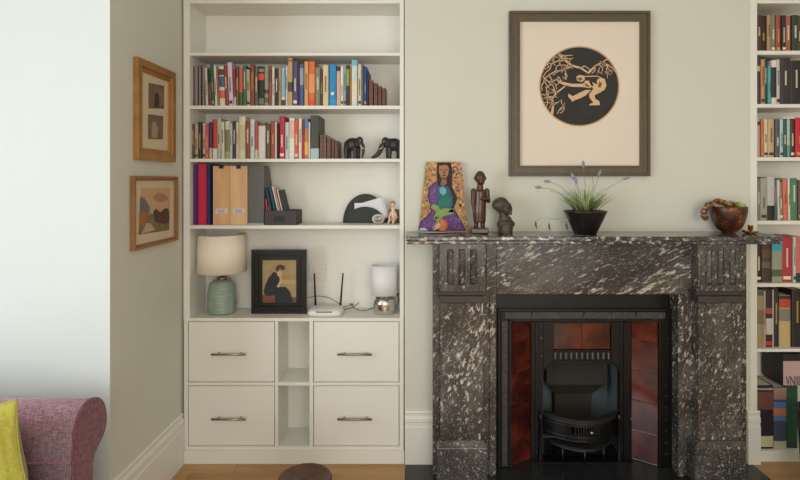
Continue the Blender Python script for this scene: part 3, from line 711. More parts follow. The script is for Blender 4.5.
for i, (col, xb, tp, ln, nm) in enumerate(cols):
    th = [0.008, 0.006, 0.014, 0.012, 0.006, 0.006, 0.005, 0.010][i]
    Dd = 2.75+0.004*(i % 2); h = Z(tp, Dd)-(z0+0.0026); dx = -ln/FPX*Dd
    m = MB(); bxx = X(xb, Dd)
    m.xf = Matrix(((1, 0, -dx/h, bxx), (0, 1, 0, Dd), (0, 0, 1, z0+0.0026), (0, 0, 0, 1)))
    m.prism([(-th/2, 0), (th/2, 0), (th/2, 0.09), (-th/2, 0.09)], 'z', 0, h)
    o = m.build('booklet', mat(col, 0.6)); tag(o, nm+' leaning left in the charcoal storage box on the fourth shelf', 'booklet', 'booklets in the charcoal box')
    pm = MB(); pm.xf = m.xf; pm.box(-th/2+0.001, th/2-0.001, 0.002, 0.0902, 0.001, h+0.0004); pm.build('pages', M_pages, o)
# semicircular letter holder
D = 2.85; cx = X(365, D); R = X(387.6, D)-cx; hh = Z(194, D)-zC
t_ = thing('letter_holder', 'black semicircular letter holder standing on the fourth shelf', 'letter holder', (cx, D, zC))
hm = mat((52, 53, 51), 0.7, noise=0.08, nscale=50)
def semi(y0, y1, s, name):
    MB().prism([(cx+R*s*math.cos(PI*k/28), zC+0.0004+hh*s*math.sin(PI*k/28)) for k in range(29)], 'y', y0, y1).build(name, hm, t_)
semi(D+0.02, D+0.024, 1.0, 'back_plate')
pts = [(cx+R*0.86*math.cos(PI*k/24), zC+0.0004+hh*0.56*math.sin(PI*k/24)) for k in range(25)]
MB().prism(pts, 'y', D, D+0.004).build('front_plate', hm, t_)
MB().box(cx-R*0.8, cx+R*0.8, D+0.0042, D+0.0198, zC+0.0004, zC+0.004).build('base_strip', hm, t_)
def Pq(px, py, D=2.862): return (X(px, D), Z(py, D))
o = MB().prism([Pq(354.5, 218), Pq(354.5, 203), Pq(362, 203), Pq(381, 197.2), Pq(388, 216), Pq(384, 219)], 'y', 2.861, 2.8625).build('letter', mat((226, 226, 230), 0.8))
tag(o, 'folded white letter standing in the black semicircular holder', 'letter')
MB().prism([Pq(380.4, 197.0), Pq(383.2, 197.8), Pq(388.6, 215), Pq(386.2, 218.5)], 'y', 2.8595, 2.8606).build('fold', mat((206, 206, 212), 0.8), o)
# round pierced stone / paperweight
cx, D = X(378.3, 2.79), 2.79; r = 0.0335
o = MB(); z0 = zC+0.026
o.ell((cx, D, z0), (r, 0.018, 0.026), 22, 14); o = o.build('trinket_clock', mat((206, 202, 190), 0.35, noise=0.15, nscale=60)); tag(o, 'small round silver-white clock in front of the letter holder', 'clock')
m = MB(); m.xf = Matrix.Translation((cx, D-0.0165, z0)) @ Matrix.Rotation(PI/2, 4, 'X')
m.lathe([(0.021, -0.002), (0.021, 0.001), (0.017, 0.003), (0.0001, 0.003)], (0, 0, 0), 24, sy=0.78); m.build('dial', mat((150, 146, 136), 0.3, metal=0.5), o)
m = MB(); m.box(cx-0.001, cx+0.001, D-0.0215, D-0.0196, z0, z0+0.013); m.box(cx, cx+0.010, D-0.0215, D-0.0196, z0-0.001, z0+0.001)
for k in range(12):
    a = 2*PI*k/12; m.box(cx+0.018*math.cos(a)-0.0012, cx+0.018*math.cos(a)+0.0012, D-0.0213, D-0.0185, z0+0.014*math.sin(a)-0.0012, z0+0.014*math.sin(a)+0.0012)
m.build('hands', M_black, o)
# small cream doll sitting
D = 2.80; cx = X(393, D); m = MB()
t_ = thing('seated_doll', 'small pale fabric doll sitting at the right end of the fourth shelf', 'doll', (cx, D, zC))
def q(px, py, dy=0.0): return Vector((X(px, D), D+dy, Z(py, D)))
skin = mat((232, 196, 172), 0.7)
bz = zC+0.006
m.cap(Vector((X(393.4, D), D+0.012, bz+0.012)), q(393, 208.5, 0.01), 0.014, 0.010); m.ell(q(392.8, 204.6, 0.008), (0.011, 0.011, 0.013), 12, 8)
m.cap(q(393, 208, .01), q(392.8, 206, .01), 0.005, 0.005)
for s in (-1, 1):
    sx = X(393, D)
    m.cap(Vector((sx+s*0.008, D+0.01, bz+0.012)), Vector((sx+s*0.011-0.006, D-0.03, bz+0.016)), 0.008, 0.006)
    m.cap(Vector((sx+s*0.011-0.006, D-0.03, bz+0.016)), Vector((sx+s*0.012-0.010, D-0.045, bz+0.001)), 0.006, 0.005)
    m.cap(Vector((sx+s*0.011, D+0.01, bz+0.052)), Vector((sx+s*0.020, D-0.004, bz+0.028)), 0.0055, 0.0045)
    m.cap(Vector((sx+s*0.020, D-0.004, bz+0.028)), Vector((sx+s*0.014, D-0.022, bz+0.020)), 0.0045, 0.004)
m.build('body', skin, t_, remesh=0.0016)
m = MB(); m.ell(q(392.9, 203.6, 0.0115), (0.0125, 0.0115, 0.0125), 12, 8); m.build('hair', mat((150, 110, 84), 0.9), t_)
MB().box(X(388.5, D), X(399, D), D+0.029, D+0.033, zC+0.0004, zC+0.075).build('seat_back', mat((116, 88, 66), 0.6), t_, 0.002)
# carved elephants
def elephant(cxp, D, zb, s, low, label, facing):
    t = thing('elephant_figurine', label, 'figurine', (X(cxp, D), D, zb), 'carved elephants on the third shelf')
    m = MB(); R = Matrix.Translation((X(cxp, D), D, zb)) @ Matrix.Rotation(facing, 4, 'Z') @ Matrix.Scale(s, 4)
    m.xf = R   # elephant faces +x, unit = its height 1
    m.ell((-0.08, 0, 0.66), (0.37, 0.22, 0.29), 16, 12); m.ell((-0.28, 0, 0.62), (0.20, 0.2, 0.26), 12, 10); m.ell((0.12, 0, 0.68), (0.22, 0.2, 0.26), 12, 10)
    m.ell((0.32, 0, 0.80), (0.17, 0.14, 0.19), 12, 10); m.ell((0.36, 0, 0.66), (0.11, 0.1, 0.15), 10, 8)
    for (lx, ly) in ((0.16, 0.12), (0.16, -0.12), (-0.32, 0.11), (-0.32, -0.11)):
        m.cap((lx, ly, 0.48), (lx+0.01, ly, 0.09), 0.115, 0.085); m.tube([(lx+0.01, ly, 0.12), (lx+0.01, ly, 0.003)], [0.085, 0.10], 12)
    tr = [(0.42, 0, 0.70), (0.50, 0, 0.55), (0.52, 0, 0.38), (0.50, 0, 0.22), (0.46, 0, 0.10), (0.50, 0, 0.05)]
    if low: tr = [(0.42, 0, 0.66), (0.52, 0, 0.50), (0.58, 0, 0.34), (0.68, 0, 0.20), (0.82, 0, 0.11), (0.95, 0, 0.06)]
    m.tube(tr, [0.12, 0.12, 0.115, 0.10, 0.075, 0.05] if low else [0.095, 0.082, 0.066, 0.052, 0.042, 0.036], 12)
    m.tube([(-0.45, 0, 0.66), (-0.50, 0, 0.5), (-0.50, 0, 0.32)], [0.03, 0.022, 0.026], 8)
    m.build('body', M_ebony, t, remesh=0.0013)
    for sg in (-1, 1):
        e = MB(); e.xf = R
        rot = Matrix.Rotation(sg*0.35, 3, 'Z') @ Matrix.Rotation(sg*-0.12, 3, 'X')
        e.ell((0.17, sg*0.185, 0.72), (0.15, 0.022, 0.20), 14, 8, rot=rot); e.build('ear', M_ebony, t)
        k = MB(); k.xf = R
        k.tube([(0.42, sg*0.085, 0.60), (0.50, sg*0.11, 0.50), (0.60, sg*0.11, 0.45), (0.68, sg*0.10, 0.47)], [0.024, 0.02, 0.014, 0.004], 8); k.build('tusk', M_ivory, t)
        ey = MB(); ey.xf = R; ey.ell((0.435, sg*0.105, 0.80), (0.018, 0.012, 0.018), 8, 6); ey.build('eye', mat((200, 190, 170), 0.3), t)
elephant(353.6, 2.78, zB+0.0002, 0.118, 0, 'black carved elephant with white tusks, left of the two, third shelf', math.radians(-28))
elephant(392.4, 2.80, zB+0.0002, 0.118, 1, 'black carved elephant stretching its trunk to the ground, right end of third shelf', math.radians(-162))
# lamps
D = 2.80; cx = X(222, D)
t_ = thing('table_lamp', 'table lamp with a green chevron ceramic base and cream drum shade', 'lamp', (cx, D, zT))
m = MB(); 
prof = [(0.055, 0.0006), (0.066, 0.004), (0.074, 0.03), (0.077, 0.055)]
prof = []
for k in range(41):
    f_ = k/40; z = 0.0006+f_*0.178
    r = 0.066+0.0075*math.sin(min(1, f_*2.6)*PI/2) - 0.016*max(0, (f_-0.35)/0.65)**1.5
    if f_ > 0.8: r -= 0.030*(1-math.sqrt(max(0, 1-((f_-0.8)/0.2)**2)))
    if f_ < 0.06: r -= 0.008*(1-f_/0.06)
    prof.append((r, z))
SEG = 96
vs = []; fs = []
for i_ in range(SEG):
    a = 2*PI*i_/SEG
    zig = abs(((a/(2*PI)*9) % 1)-0.5)*2
    for j, (r, z) in enumerate(prof):
        ph = (z/0.0165 + zig*0.62)
        g = 0.0034*math.sin(2*PI*ph) if 4 < j < 37 else 0
        vs.append((cx+(r+g)*math.cos(a), D+(r+g)*math.sin(a), zT+z))
n = len(prof)
for i_ in range(SEG):
    ii = (i_+1) % SEG
    for j in range(n-1): fs.append((i_*n+j, ii*n+j, ii*n+j+1, i_*n+j+1))
fs.append([i_*n for i_ in range(SEG)][::-1]); fs.append([i_*n+n-1 for i_ in range(SEG)])
m.add(vs, fs, smooth=True); m.build('base', mat((146, 164, 150), 0.28, noise=0.08, nscale=20, coat=0.4, name='celadon_glaze'), t_)
z1 = zT+0.178
MB().lathe([(0.028, z1-zT), (0.026, z1-zT+0.012), (0.010, z1-zT+0.018), (0.010, z1-zT+0.03), (0.014, z1-zT+0.04)], (cx, D, zT), 20).build('neck', M_steel, t_)
MB().ell((cx, D, z1+0.08), (0.026, 0.026, 0.04), 14, 10).build('bulb', mat((240, 238, 230), 0.3), t_)
rs = (X(246.0, D)-X(198.6, D))/2; zs0 = Z(271.4, D); zs1 = Z(234.3, D)
shade = mat((246, 236, 218), 0.85, noise=0.03, nscale=80, name='linen_shade')
MB().shell([(rs, zs0), (rs*0.955, zs1), (rs*0.955-0.002, zs1), (rs-0.002, zs0)], (cx, D, 0), 48).build('lamp_shade', shade, t_)
m = MB()
for k in range(3):
    a = 2*PI*k/3+0.3; m.tube([(cx, D, z1+0.04), (cx+(rs*0.95)*math.cos(a), D+(rs*0.95)*math.sin(a), zs1-0.01)], 0.0012, 6)
m.build('shade_ring', M_steel, t_)
m = MB(); m.tube([(cx+0.06, D+0.03, zT+0.005), (X(252, 2.86), 2.87, zT+0.004), (X(262, 2.88), 2.885, zT+0.03), (X(268, 2.9), 2.895, zT+0.045)], 0.0018, 6); m.build('cable', mat((200, 198, 190), 0.5), t_)
# small white lamp
D = 2.795; cx = X(384.2, D)
t_ = thing('table_lamp', 'small table lamp with white drum shade and chrome jar base', 'lamp', (cx, D, zT))
MB().lathe([(0.046, 0.0006), (0.055, 0.005), (0.059, 0.02), (0.059, 0.058), (0.055, 0.078), (0.042, 0.088), (0.016, 0.090), (0.014, 0.096)], (cx, D, zT), 40).build('base', M_chrome, t_)
rs = (X(397, D)-X(371.4, D))/2; zs0 = Z(294.0, D); zs1 = Z(265.0, D)
MB().shell([(rs, zs0), (rs*0.96, zs1), (rs*0.96-0.0015, zs1), (rs-0.0015, zs0)], (cx, D, 0), 40).build('lamp_shade', mat((232, 232, 234), 0.8), t_)
MB().lathe([(0.012, 0.092), (0.012, 0.12)], (cx, D, zT), 14).build('socket', M_steel, t_)
MB().ell((cx, D, zT+0.15), (0.022, 0.022, 0.032), 14, 10).build('bulb', mat((240, 238, 230), 0.3), t_)
m = MB()
for k in range(3):
    a = 2*PI*k/3+0.3; m.tube([(cx, D, zT+0.118), (cx+(rs*0.95)*math.cos(a), D+(rs*0.95)*math.sin(a), zs1-0.008)], 0.001, 6)
m.build('shade_ring', M_steel, t_)
m = MB(); m.tube([(cx-0.056, D-0.01, zT+0.03), (X(366, 2.83), 2.83, zT+0.006), (X(360, 2.84), 2.84, zT+0.004), (X(355, 2.85), 2.85, zT+0.012), (X(350, 2.86), 2.86, zT+0.035), (X(354, 2.87), 2.87, zT+0.03), (X(340, 2.88), 2.88, zT+0.006), (X(325, 2.88), 2.88, zT+0.004)], 0.0020, 6)
m.tube([(X(397.5, 2.85), 2.85, zT+0.085), (X(398.6, 2.86), 2.86, zT+0.06), (X(397, 2.87), 2.87, zT+0.02), (X(394, 2.87), 2.88, zT+0.004)], 0.002, 6)
m.build('cable', M_black, t_)
MB().tube([(X(395, 2.85), 2.86, zT+0.086), (X(398.8, 2.85), 2.86, zT+0.086)], 0.005, 8).build('cable_switch', M_black, t_)
# framed portrait print on the counter
def rectframe(t, x0, x1, z0, z1, y, rails, ax='y', nm='frame', tilt=None):
    """mitred frame: rails = list of (inset_from, inset_to, depth_front, depth_back, material)"""
    for (a, c, d0, d1, mm) in rails:
        m = MB()
        o = [(x0+a, z0+a), (x1-a, z0+a), (x1-a, z1-a), (x0+a, z1-a)]; i = [(x0+c, z0+c), (x1-c, z0+c), (x1-c, z1-c), (x0+c, z1-c)]
        vs = []
        for (dd) in (d0, d1):
            for p in o+i: vs.append((p[0], y+dd, p[1]) if ax == 'y' else (y+dd, p[0], p[1]))
        fs = []
        for k in range(4):
            j = (k+1) % 4
            fs += [(k, j, 4+j, 4+k), (8+k, 12+k, 12+j, 8+j), (k, 8+k, 8+j, j), (4+k, 4+j, 12+j, 12+k)]
        m.add(vs, fs); ob = m.build(nm, mm, t, 0.0008)
    return
D = 2.79; x0, x1 = X(251.7, D), X(306.6, D); z0 = zT+0.0006; z1 = Z(249.6, D)
t_ = thing('picture_frame', 'black wooden frame with a print of a seated woman, on the counter', 'picture frame', ((x0+x1)/2, D, zT))
rectframe(t_, x0, x1, z0, z1, D, [(0, 0.018, -0.010, 0.014, M_black), (0.018, 0.030, -0.004, 0.014, M_black), (0.030, 0.036, -0.008, 0.014, M_black), (0.036, 0.055, 0.001, 0.014, M_black)])
pz0, pz1, px0_, px1_ = Z(304.6, D), Z(259.2, D), X(262, D), X(298, D)
DP = D+0.006
def art(name, polys, y, mm, parent, t=0.0006, cv=None):
    m = MB()
    for p in polys:
        pp = [(X(a, y), Z(b_, y)) for a, b_ in ([cv(*c_) for c_ in p] if cv else p)]
        m.prism(pp, 'y', y-t, y)
    return m.build(name, mm, parent)
MB().box(px0_-0.003, px1_+0.003, DP, DP+0.003, pz0-0.003, pz1+0.003).build('print', mat((164, 144, 104), 0.7, noise=0.22, nscale=9), t_)
cv = lambda a, b_: (245+a/6.4, 245+b_/6.4)
art('print_table', [[(232, 222), (332, 222), (332, 248), (226, 248)]], DP-0.0002, mat((186, 160, 104), 0.7), t_, cv=cv)
art('print_floor', [[(104, 325), (334, 335), (334, 378), (104, 378)]], DP-0.0002, mat((112, 92, 72), 0.7, noise=0.2, nscale=20), t_, cv=cv)
art('print_chair', [[(108, 318), (190, 330), (188, 376), (110, 362)]], DP-0.0006, mat((128, 72, 56), 0.7), t_, 0.0004, cv=cv)
art('print_dress', [[(182, 172), (200, 178), (222, 212), (228, 240), (214, 268), (262, 268), (290, 300), (310, 372), (192, 376), (190, 326), (130, 324), (118, 300), (128, 262), (150, 210)]], DP-0.001, mat((40, 46, 50), 0.7), t_, 0.0004, cv=cv)
art('print_skin', [[(206, 165), (236, 166), (240, 186), (232, 196), (236, 236), (218, 272), (202, 268), (222, 232), (222, 206), (206, 192)]], DP-0.0016, mat((206, 166, 132), 0.7), t_, 0.0004, cv=cv)
art('print_hair', [[(196, 150), (204, 132), (228, 124), (252, 134), (258, 154), (242, 162), (222, 150), (212, 170), (200, 168)]], DP-0.002, mat((86, 60, 40), 0.7), t_, 0.0004, cv=cv)
MB().box((x0+x1)/2-0.02, (x0+x1)/2+0.02, D+0.0145, D+0.018, z0, z1-0.06).build('easel_back', M_blackmatt, t_)
# router
D0 = 2.715; xa, xb = X(306.2, D0), X(341.6, D0)
t_ = thing('wifi_router', 'white router with two black upright antennas on the counter', 'router', ((xa+xb)/2, D0+0.05, zT))
cxr = (xa+xb)/2; w2 = (xb-xa)/2
def rr(w, d, z0, z1, top): return None
m = MB(); ring = []
for k in range(28):
    a = 2*PI*k/28; ca, sa = math.cos(a), math.sin(a)
    ring.append((math.copysign(abs(ca)**0.45, ca), math.copysign(abs(sa)**0.45, sa)))
lv = [(0.93, 0.001), (1.0, 0.008), (1.0, 0.018), (0.93, 0.030), (0.80, 0.034)]
vs = []
for (s_, zz) in lv:
    for (a, c_) in ring: vs.append((cxr+a*w2*s_, D0+0.062+c_*0.058*s_, zT+zz+(0.006 if zz > 0.02 else 0)*(c_*0.5)))
fs = []
for l in range(len(lv)-1):
    for k in range(28):
        kk = (k+1) % 28; fs.append((l*28+k, l*28+kk, (l+1)*28+kk, (l+1)*28+k))
fs.append(list(range(28))[::-1]); fs.append(list(range((len(lv)-1)*28, len(lv)*28)))
m.add(vs, fs, smooth=True); m.build('case', mat((228, 228, 224), 0.35), t_)
m = MB(); m.box(cxr-0.042, cxr+0.040, D0-0.0005+0.004, D0+0.012, zT+0.0225, zT+0.0265); m.build('vent_slot', M_black, t_)
for (pa, pb, pya, pyb) in ((314.3, 315.6, 273.5, 306), (343, 340.4, 273, 306)):
    Da = 2.845; m = MB(); m.tube([P(pb, pyb, Da), P(pa, pya, Da)], [0.0055, 0.0038], 10)
    m.tube([P(pb, pyb+1.5, Da), P(pb, pyb-3, Da)], 0.0065, 10); m.build('antenna', M_blackmatt, t_)
m = MB(); m.tube([P(307.5, 298, 2.87), P(313, 296.4, 2.875), P(320, 296, 2.88), P(328, 297.5, 2.88), P(335, 301, 2.875), P(340, 304, 2.86), P(340, 306, 2.85)], 0.0018, 6)
m.tube([(xb-0.01, D0+0.1, zT+0.012), P(352, 307.5, 2.84), P(357, 304.5, 2.84), P(359, 302.5, 2.84)], 0.0022, 6); m.build('cable', M_black, t_)
# wall socket behind the router
t_ = thing('wall_socket', 'white double wall socket plate on the bookcase back behind the router', 'socket', (X(317.5, 2.9), 2.905, Z(272.5, 2.9)))
MB().box(X(309.5, 2.9), X(326, 2.9), 2.898, 2.9062, Z(281, 2.9), Z(264, 2.9)).build('plate', mat((232, 226, 220), 0.35), t_, 0.002)
m = MB()
for k in (313.7, 321.8):
    for (dx, dz, ww, hh) in ((0, 0.014, 0.003, 0.006), (-0.009, -0.006, 0.005, 0.003), (0.009, -0.006, 0.005, 0.003)):
        m.box(X(k, 2.9)+dx-ww/2, X(k, 2.9)+dx+ww/2, 2.8972, 2.8985, Z(272, 2.9)+dz-hh/2, Z(272, 2.9)+dz+hh/2)
m.build('pin_holes', mat((150, 146, 142), 0.6), t_)

# ------------------------------------------------------------ pictures on the left wall
def wallpic(label, y0, y1, z0, z1, fw, mm, name='picture_frame', depth=0.022):
    t = thing(name, label, 'picture', (XL, (y0+y1)/2, z0))
    rectframe(t, y0, y1, z0, z1, XL, [(0, fw*0.62, 0.0005, depth, mm), (fw*0.62, fw, 0.0005, depth*0.6, mm)], ax='x')
    m = MB(); m.box(XL+0.003, XL+0.006, y0+fw*0.9, y1-fw*0.9, z0+fw*0.9, z1-fw*0.9)
    m.build('mount', mat((212, 196, 168), 0.8), t)
    return t
def wp(px, py):  # a point of the left wall, from its place in the photograph
    Dd = XL*FPX/(px-PX0); return (Dd, Z(py, Dd))
def wallart(name, poly, off, mm, parent):
    return MB().prism([wp(*p) for p in poly], 'x', XL+off, XL+off+0.0005).build(name, mm, parent)
y0, _ = wp(133, 60); y1, _ = wp(171.5, 70)
t_ = wallpic('gilt frame holding two small dark prints, upper picture on the left wall', y0, y1, 1.520, 1.954, 0.052, M_gold)
cvw = lambda a, b_: (125+a/4.18, 50+b_/4.18)
ph = mat((120, 100, 82), 0.7, noise=0.35, nscale=30)
wallart('print', [cvw(92, 136), cvw(158, 150), cvw(157, 246), cvw(92, 244)], 0.0065, ph, t_)
wallart('print', [cvw(90, 268), cvw(154, 276), cvw(152, 374), cvw(90, 372)], 0.0065, ph, t_)
wallart('print_figure', [cvw(118, 185), cvw(126, 176), cvw(134, 188), cvw(136, 240), cvw(116, 238)], 0.0072, mat((64, 50, 42), 0.7), t_)
wallart('print_figure', [cvw(104, 318), cvw(112, 300), cvw(124, 302), cvw(130, 330), cvw(126, 368), cvw(106, 366)], 0.0072, mat((164, 142, 118), 0.7), t_)
y0, _ = wp(129.5, 60); y1, _ = wp(174.2, 70)
t_ = wallpic('brown framed watercolour of a village road, lower picture on the left wall', y0, y1, 1.139, 1.451, 0.019, M_brownframe)
cvw = lambda a, b_: (125+a/5.65, 170+b_/5.65)
wallart('print_sky', [cvw(82, 104), cvw(246, 100), cvw(244, 255), cvw(80, 255)], 0.0064, mat((200, 164, 128), 0.8, noise=0.12, nscale=18), t_)
wallart('print_cloud', [cvw(150, 150), cvw(180, 128), cvw(222, 140), cvw(236, 165), cvw(200, 182), cvw(165, 180)], 0.0070, mat((176, 126, 112), 0.8), t_)
wallart('print_ground', [cvw(80, 250), cvw(244, 240), cvw(240, 340), cvw(66, 366)], 0.0070, mat((126, 112, 78), 0.8, noise=0.35, nscale=30), t_)
wallart('print_roofs', [cvw(76, 152), cvw(100, 160), cvw(130, 205), cvw(130, 240), cvw(100, 255), cvw(74, 240)], 0.0076, mat((116, 110, 104), 0.8, noise=0.2, nscale=40), t_)
wallart('print_cottage', [cvw(72, 238), cvw(108, 232), cvw(118, 262), cvw(104, 300), cvw(70, 306)], 0.0082, mat((164, 110, 66), 0.8), t_)
wallart('print_trees', [cvw(150, 235), cvw(165, 218), cvw(190, 240), cvw(220, 214), cvw(238, 222), cvw(238, 300), cvw(205, 306), cvw(158, 290)], 0.0076, mat((92, 62, 60), 0.8, noise=0.4, nscale=40), t_)
wallart('print_road', [cvw(108, 300), cvw(136, 300), cvw(160, 340), cvw(80, 360), cvw(100, 325)], 0.0082, mat((190, 164, 134), 0.8), t_)

# ------------------------------------------------------------ large framed print above the mantel
D = 2.668
x0, x1, z0, z1 = X(509.6, D), X(651, D), Z(176.2, D), Z(10.4, D)
t_ = thing('framed_print', 'large dark brown framed circular black print above the mantelpiece', 'picture', ((x0+x1)/2, D, z0))
rectframe(t_, x0, x1, z0, z1, D, [(0, 0.010, 0.004, 0.031, M_artframe), (0.010, 0.016, -0.003, 0.031, M_artframe), (0.016, 0.044, 0.004, 0.031, M_artframe), (0.044, 0.053, 0.000, 0.031, M_artframe)])
DP = D+0.014
MB().box(x0+0.048, x1-0.048, DP, DP+0.004, z0+0.048, z1-0.048).build('mount', mat((226, 214, 199), 0.85, noise=0.015, nscale=5), t_)
cc = (579.3, 86.3)
def circ(r, n=56): return [(cc[0]+r*math.cos(2*PI*k/n), cc[1]+r*math.sin(2*PI*k/n)) for k in range(n)]
art('print_rim', [circ(40.2)], DP, mat((196, 152, 108), 0.7), t_, 0.0008)
art('print_disc', [circ(38.9)], DP-0.0009, mat((44, 43, 41), 0.75, noise=0.12, nscale=25), t_, 0.0004)
cream = mat((214, 178, 138), 0.8)
cv = lambda a, b_: (535+a/5.456, 42+b_/5.456)
def stroke(m, pts, w, y, t):
    pts = [cv(*p) for p in pts]
    for i_ in range(len(pts)-1):
        a, c_ = Vector(pts[i_]), Vector(pts[i_+1]); d = (c_-a)
        if d.length < 1e-6: continue
        nn = Vector((-d.y, d.x)).normalized(); wa = w*(1-0.5*i_/max(1, len(pts)-1))/2; wb_ = w*(1-0.5*(i_+1)/max(1, len(pts)-1))/2
        e_ = d.normalized()*0.15
        q_ = [a+nn*wa-e_, c_+nn*wb_+e_, c_-nn*wb_+e_, a-nn*wa-e_]
        m.prism([(X(p[0], y), Z(p[1], y)) for p in q_], 'y', y-t, y)
m = MB(); yy = DP-0.0014
BR = [([(92, 395), (100, 340), (92, 310), (120, 275), (165, 240)], 2.6), ([(92, 310), (60, 290), (35, 285)], 1.4), ([(120, 275), (80, 255), (50, 215)], 1.4), ([(60, 290), (70, 330), (60, 360)], 1.1),
  ([(130, 65), (165, 100), (200, 128), (250, 142), (295, 172)], 2.8), ([(165, 100), (120, 105), (90, 120), (60, 110)], 1.3), ([(200, 128), (160, 150), (110, 160), (75, 180), (45, 210)], 1.5),
  ([(90, 120), (80, 150), (60, 165), (45, 190)], 1.1), ([(110, 160), (120, 130), (150, 125)], 1.0), ([(165, 170), (170, 205), (150, 190)], 1.1), ([(130, 65), (160, 75), (205, 72)], 1.1), ([(150, 85), (185, 92), (210, 88)], 1.0),
  ([(295, 165), (330, 130), (365, 112), (400, 90)], 2.2), ([(365, 112), (400, 125), (430, 150), (440, 165)], 1.3), ([(330, 130), (325, 160), (310, 170)], 1.1), ([(380, 112), (400, 150), (425, 160)], 1.0), ([(350, 122), (370, 145), (365, 165)], 1.0),
  ([(50, 215), (35, 240), (40, 265)], 1.1), ([(75, 180), (95, 210), (85, 235), (60, 245)], 1.1), ([(45, 190), (70, 215), (100, 240), (110, 270)], 1.3), ([(75, 265), (60, 300), (45, 310)], 1.0), ([(80, 330), (50, 330)], 0.9), ([(60, 110), (75, 135), (55, 150)], 1.0),
  ([(250, 142), (270, 130), (300, 150)], 1.2), ([(95, 100), (110, 80), (130, 85)], 0.9), ([(270, 188), (340, 186), (380, 205), (385, 240), (360, 245)], 1.0)]
rb = random.Random(21)
for _ in range(34):
    a0 = rb.uniform(math.radians(120), math.radians(235)); rr = rb.uniform(120, 200); bx_, by_ = 242+rr*math.cos(a0), 242-rr*math.sin(a0)*1.0
    if bx_ > 175: continue
    an = rb.uniform(0, 2*PI); pts = [(bx_, by_)]
    for k in range(3):
        an += rb.uniform(-0.7, 0.7); bx_ += 16*math.cos(an); by_ += 16*math.sin(an)
        if (bx_-242)**2+(by_-242)**2 < 205**2: pts.append((bx_, by_))
    if len(pts) > 1: BR.append((pts, 0.9))
for _ in range(12):
    bx_, by_ = rb.uniform(315, 420), rb.uniform(95, 165); an = rb.uniform(0.3, 2.6); pts = [(bx_, by_)]
    for k in range(3):
        an += rb.uniform(-0.6, 0.6); bx_ += 12*math.cos(an); by_ += 12*math.sin(an)
        if (bx_-242)**2+(by_-242)**2 < 205**2: pts.append((bx_, by_))
    if len(pts) > 1 and (pts[0][0]-242)**2+(pts[0][1]-242)**2 < 205**2: BR.append((pts, 0.8))
for pts, w_ in BR: stroke(m, pts, w_, yy, 0.0004)
m.build('print_branches', cream, t_)
art('print_figure', [
  [(225, 190), (240, 180), (268, 184), (272, 205), (255, 218), (230, 212)],
  [(120, 205), (140, 215), (200, 228), (262, 228), (275, 210), (305, 215), (320, 235), (300, 252), (262, 246), (200, 244), (150, 232), (125, 218)],
  [(290, 208), (316, 222), (338, 232), (338, 206), (358, 196), (380, 206), (390, 236), (380, 260), (348, 280), (325, 290), (328, 308), (352, 325), (354, 344), (296, 346), (300, 338), (318, 330), (298, 305), (295, 285), (318, 255)],
  [(306, 262), (278, 290), (244, 308), (215, 318), (205, 326), (180, 296), (184, 282), (206, 296), (240, 278), (275, 262)],
  ], DP-0.0019, cream, t_, 0.0004, cv=cv)
art('print_shading', [[(228, 196), (252, 192), (262, 206), (240, 212)], [(268, 222), (290, 232), (298, 246), (276, 242)], [(350, 215), (368, 226), (356, 250), (342, 244)]], DP-0.0024, mat((120, 94, 70), 0.8), t_, 0.0003, cv=cv)

# ------------------------------------------------------------ fireplace
ZM = 1.174; MF = 2.453
fp = thing('fireplace_surround', 'grey veined marble fireplace surround with fluted corbels and deep mantel shelf', 'fireplace', (X(591, 2.5), 2.6, 0))
mx0, mx1 = X(406.2, MF), X(783, MF)
m = MB()
for (a, z0_, z1_) in ((0.0, ZM-0.020, ZM), (0.007, ZM-0.036, ZM-0.0201)):
    m.prism([(mx0+a, MF+a), (mx1-a, MF+a), (mx1-a, 2.6999), (mx0+a, 2.6999)], 'z', z0_, z1_)
m.build('mantel_shelf', M_marbleT, fp, 0.004)
PF = 2.52; SL = 2.585
def fpb(name, a, c, p, q_, D, y0, y1, mm, bev=0.002, zz=None):
    return MB().box(X(a, D), X(c, D), y0, y1, Z(q_, D) if zz is None else zz, Z(p, D)).build(name, mm, fp, bev)
ztm = ZM-0.0362
# slab behind: jambs and frieze
MB().box(X(432.8, SL), X(496, SL), SL, 2.6995, 0.0015, ztm).build('jamb', M_marbleV, fp, 0.002)
MB().box(X(678.6, SL), X(746.6, SL), SL, 2.6995, 0.0015, ztm).build('jamb', M_marbleV, fp, 0.002)
MB().box(X(496, SL)+0.0003, X(678.6, SL)-0.0003, SL-0.012, 2.6995, Z(294.4, SL-0.012), ztm).build('frieze', M_marbleH, fp, 0.002)
MB().box(X(486.5, SL-.012), X(496, SL)-0.0, SL-0.012, SL-0.0002, Z(293.6, SL-0.012), ztm).build('frieze', M_marbleH, fp, 0.001)
MB().box(X(678.6, SL), X(697, SL-.012), SL-0.012, SL-0.0002, Z(293.6, SL-0.012), ztm).build('frieze', M_marbleH, fp, 0.001)
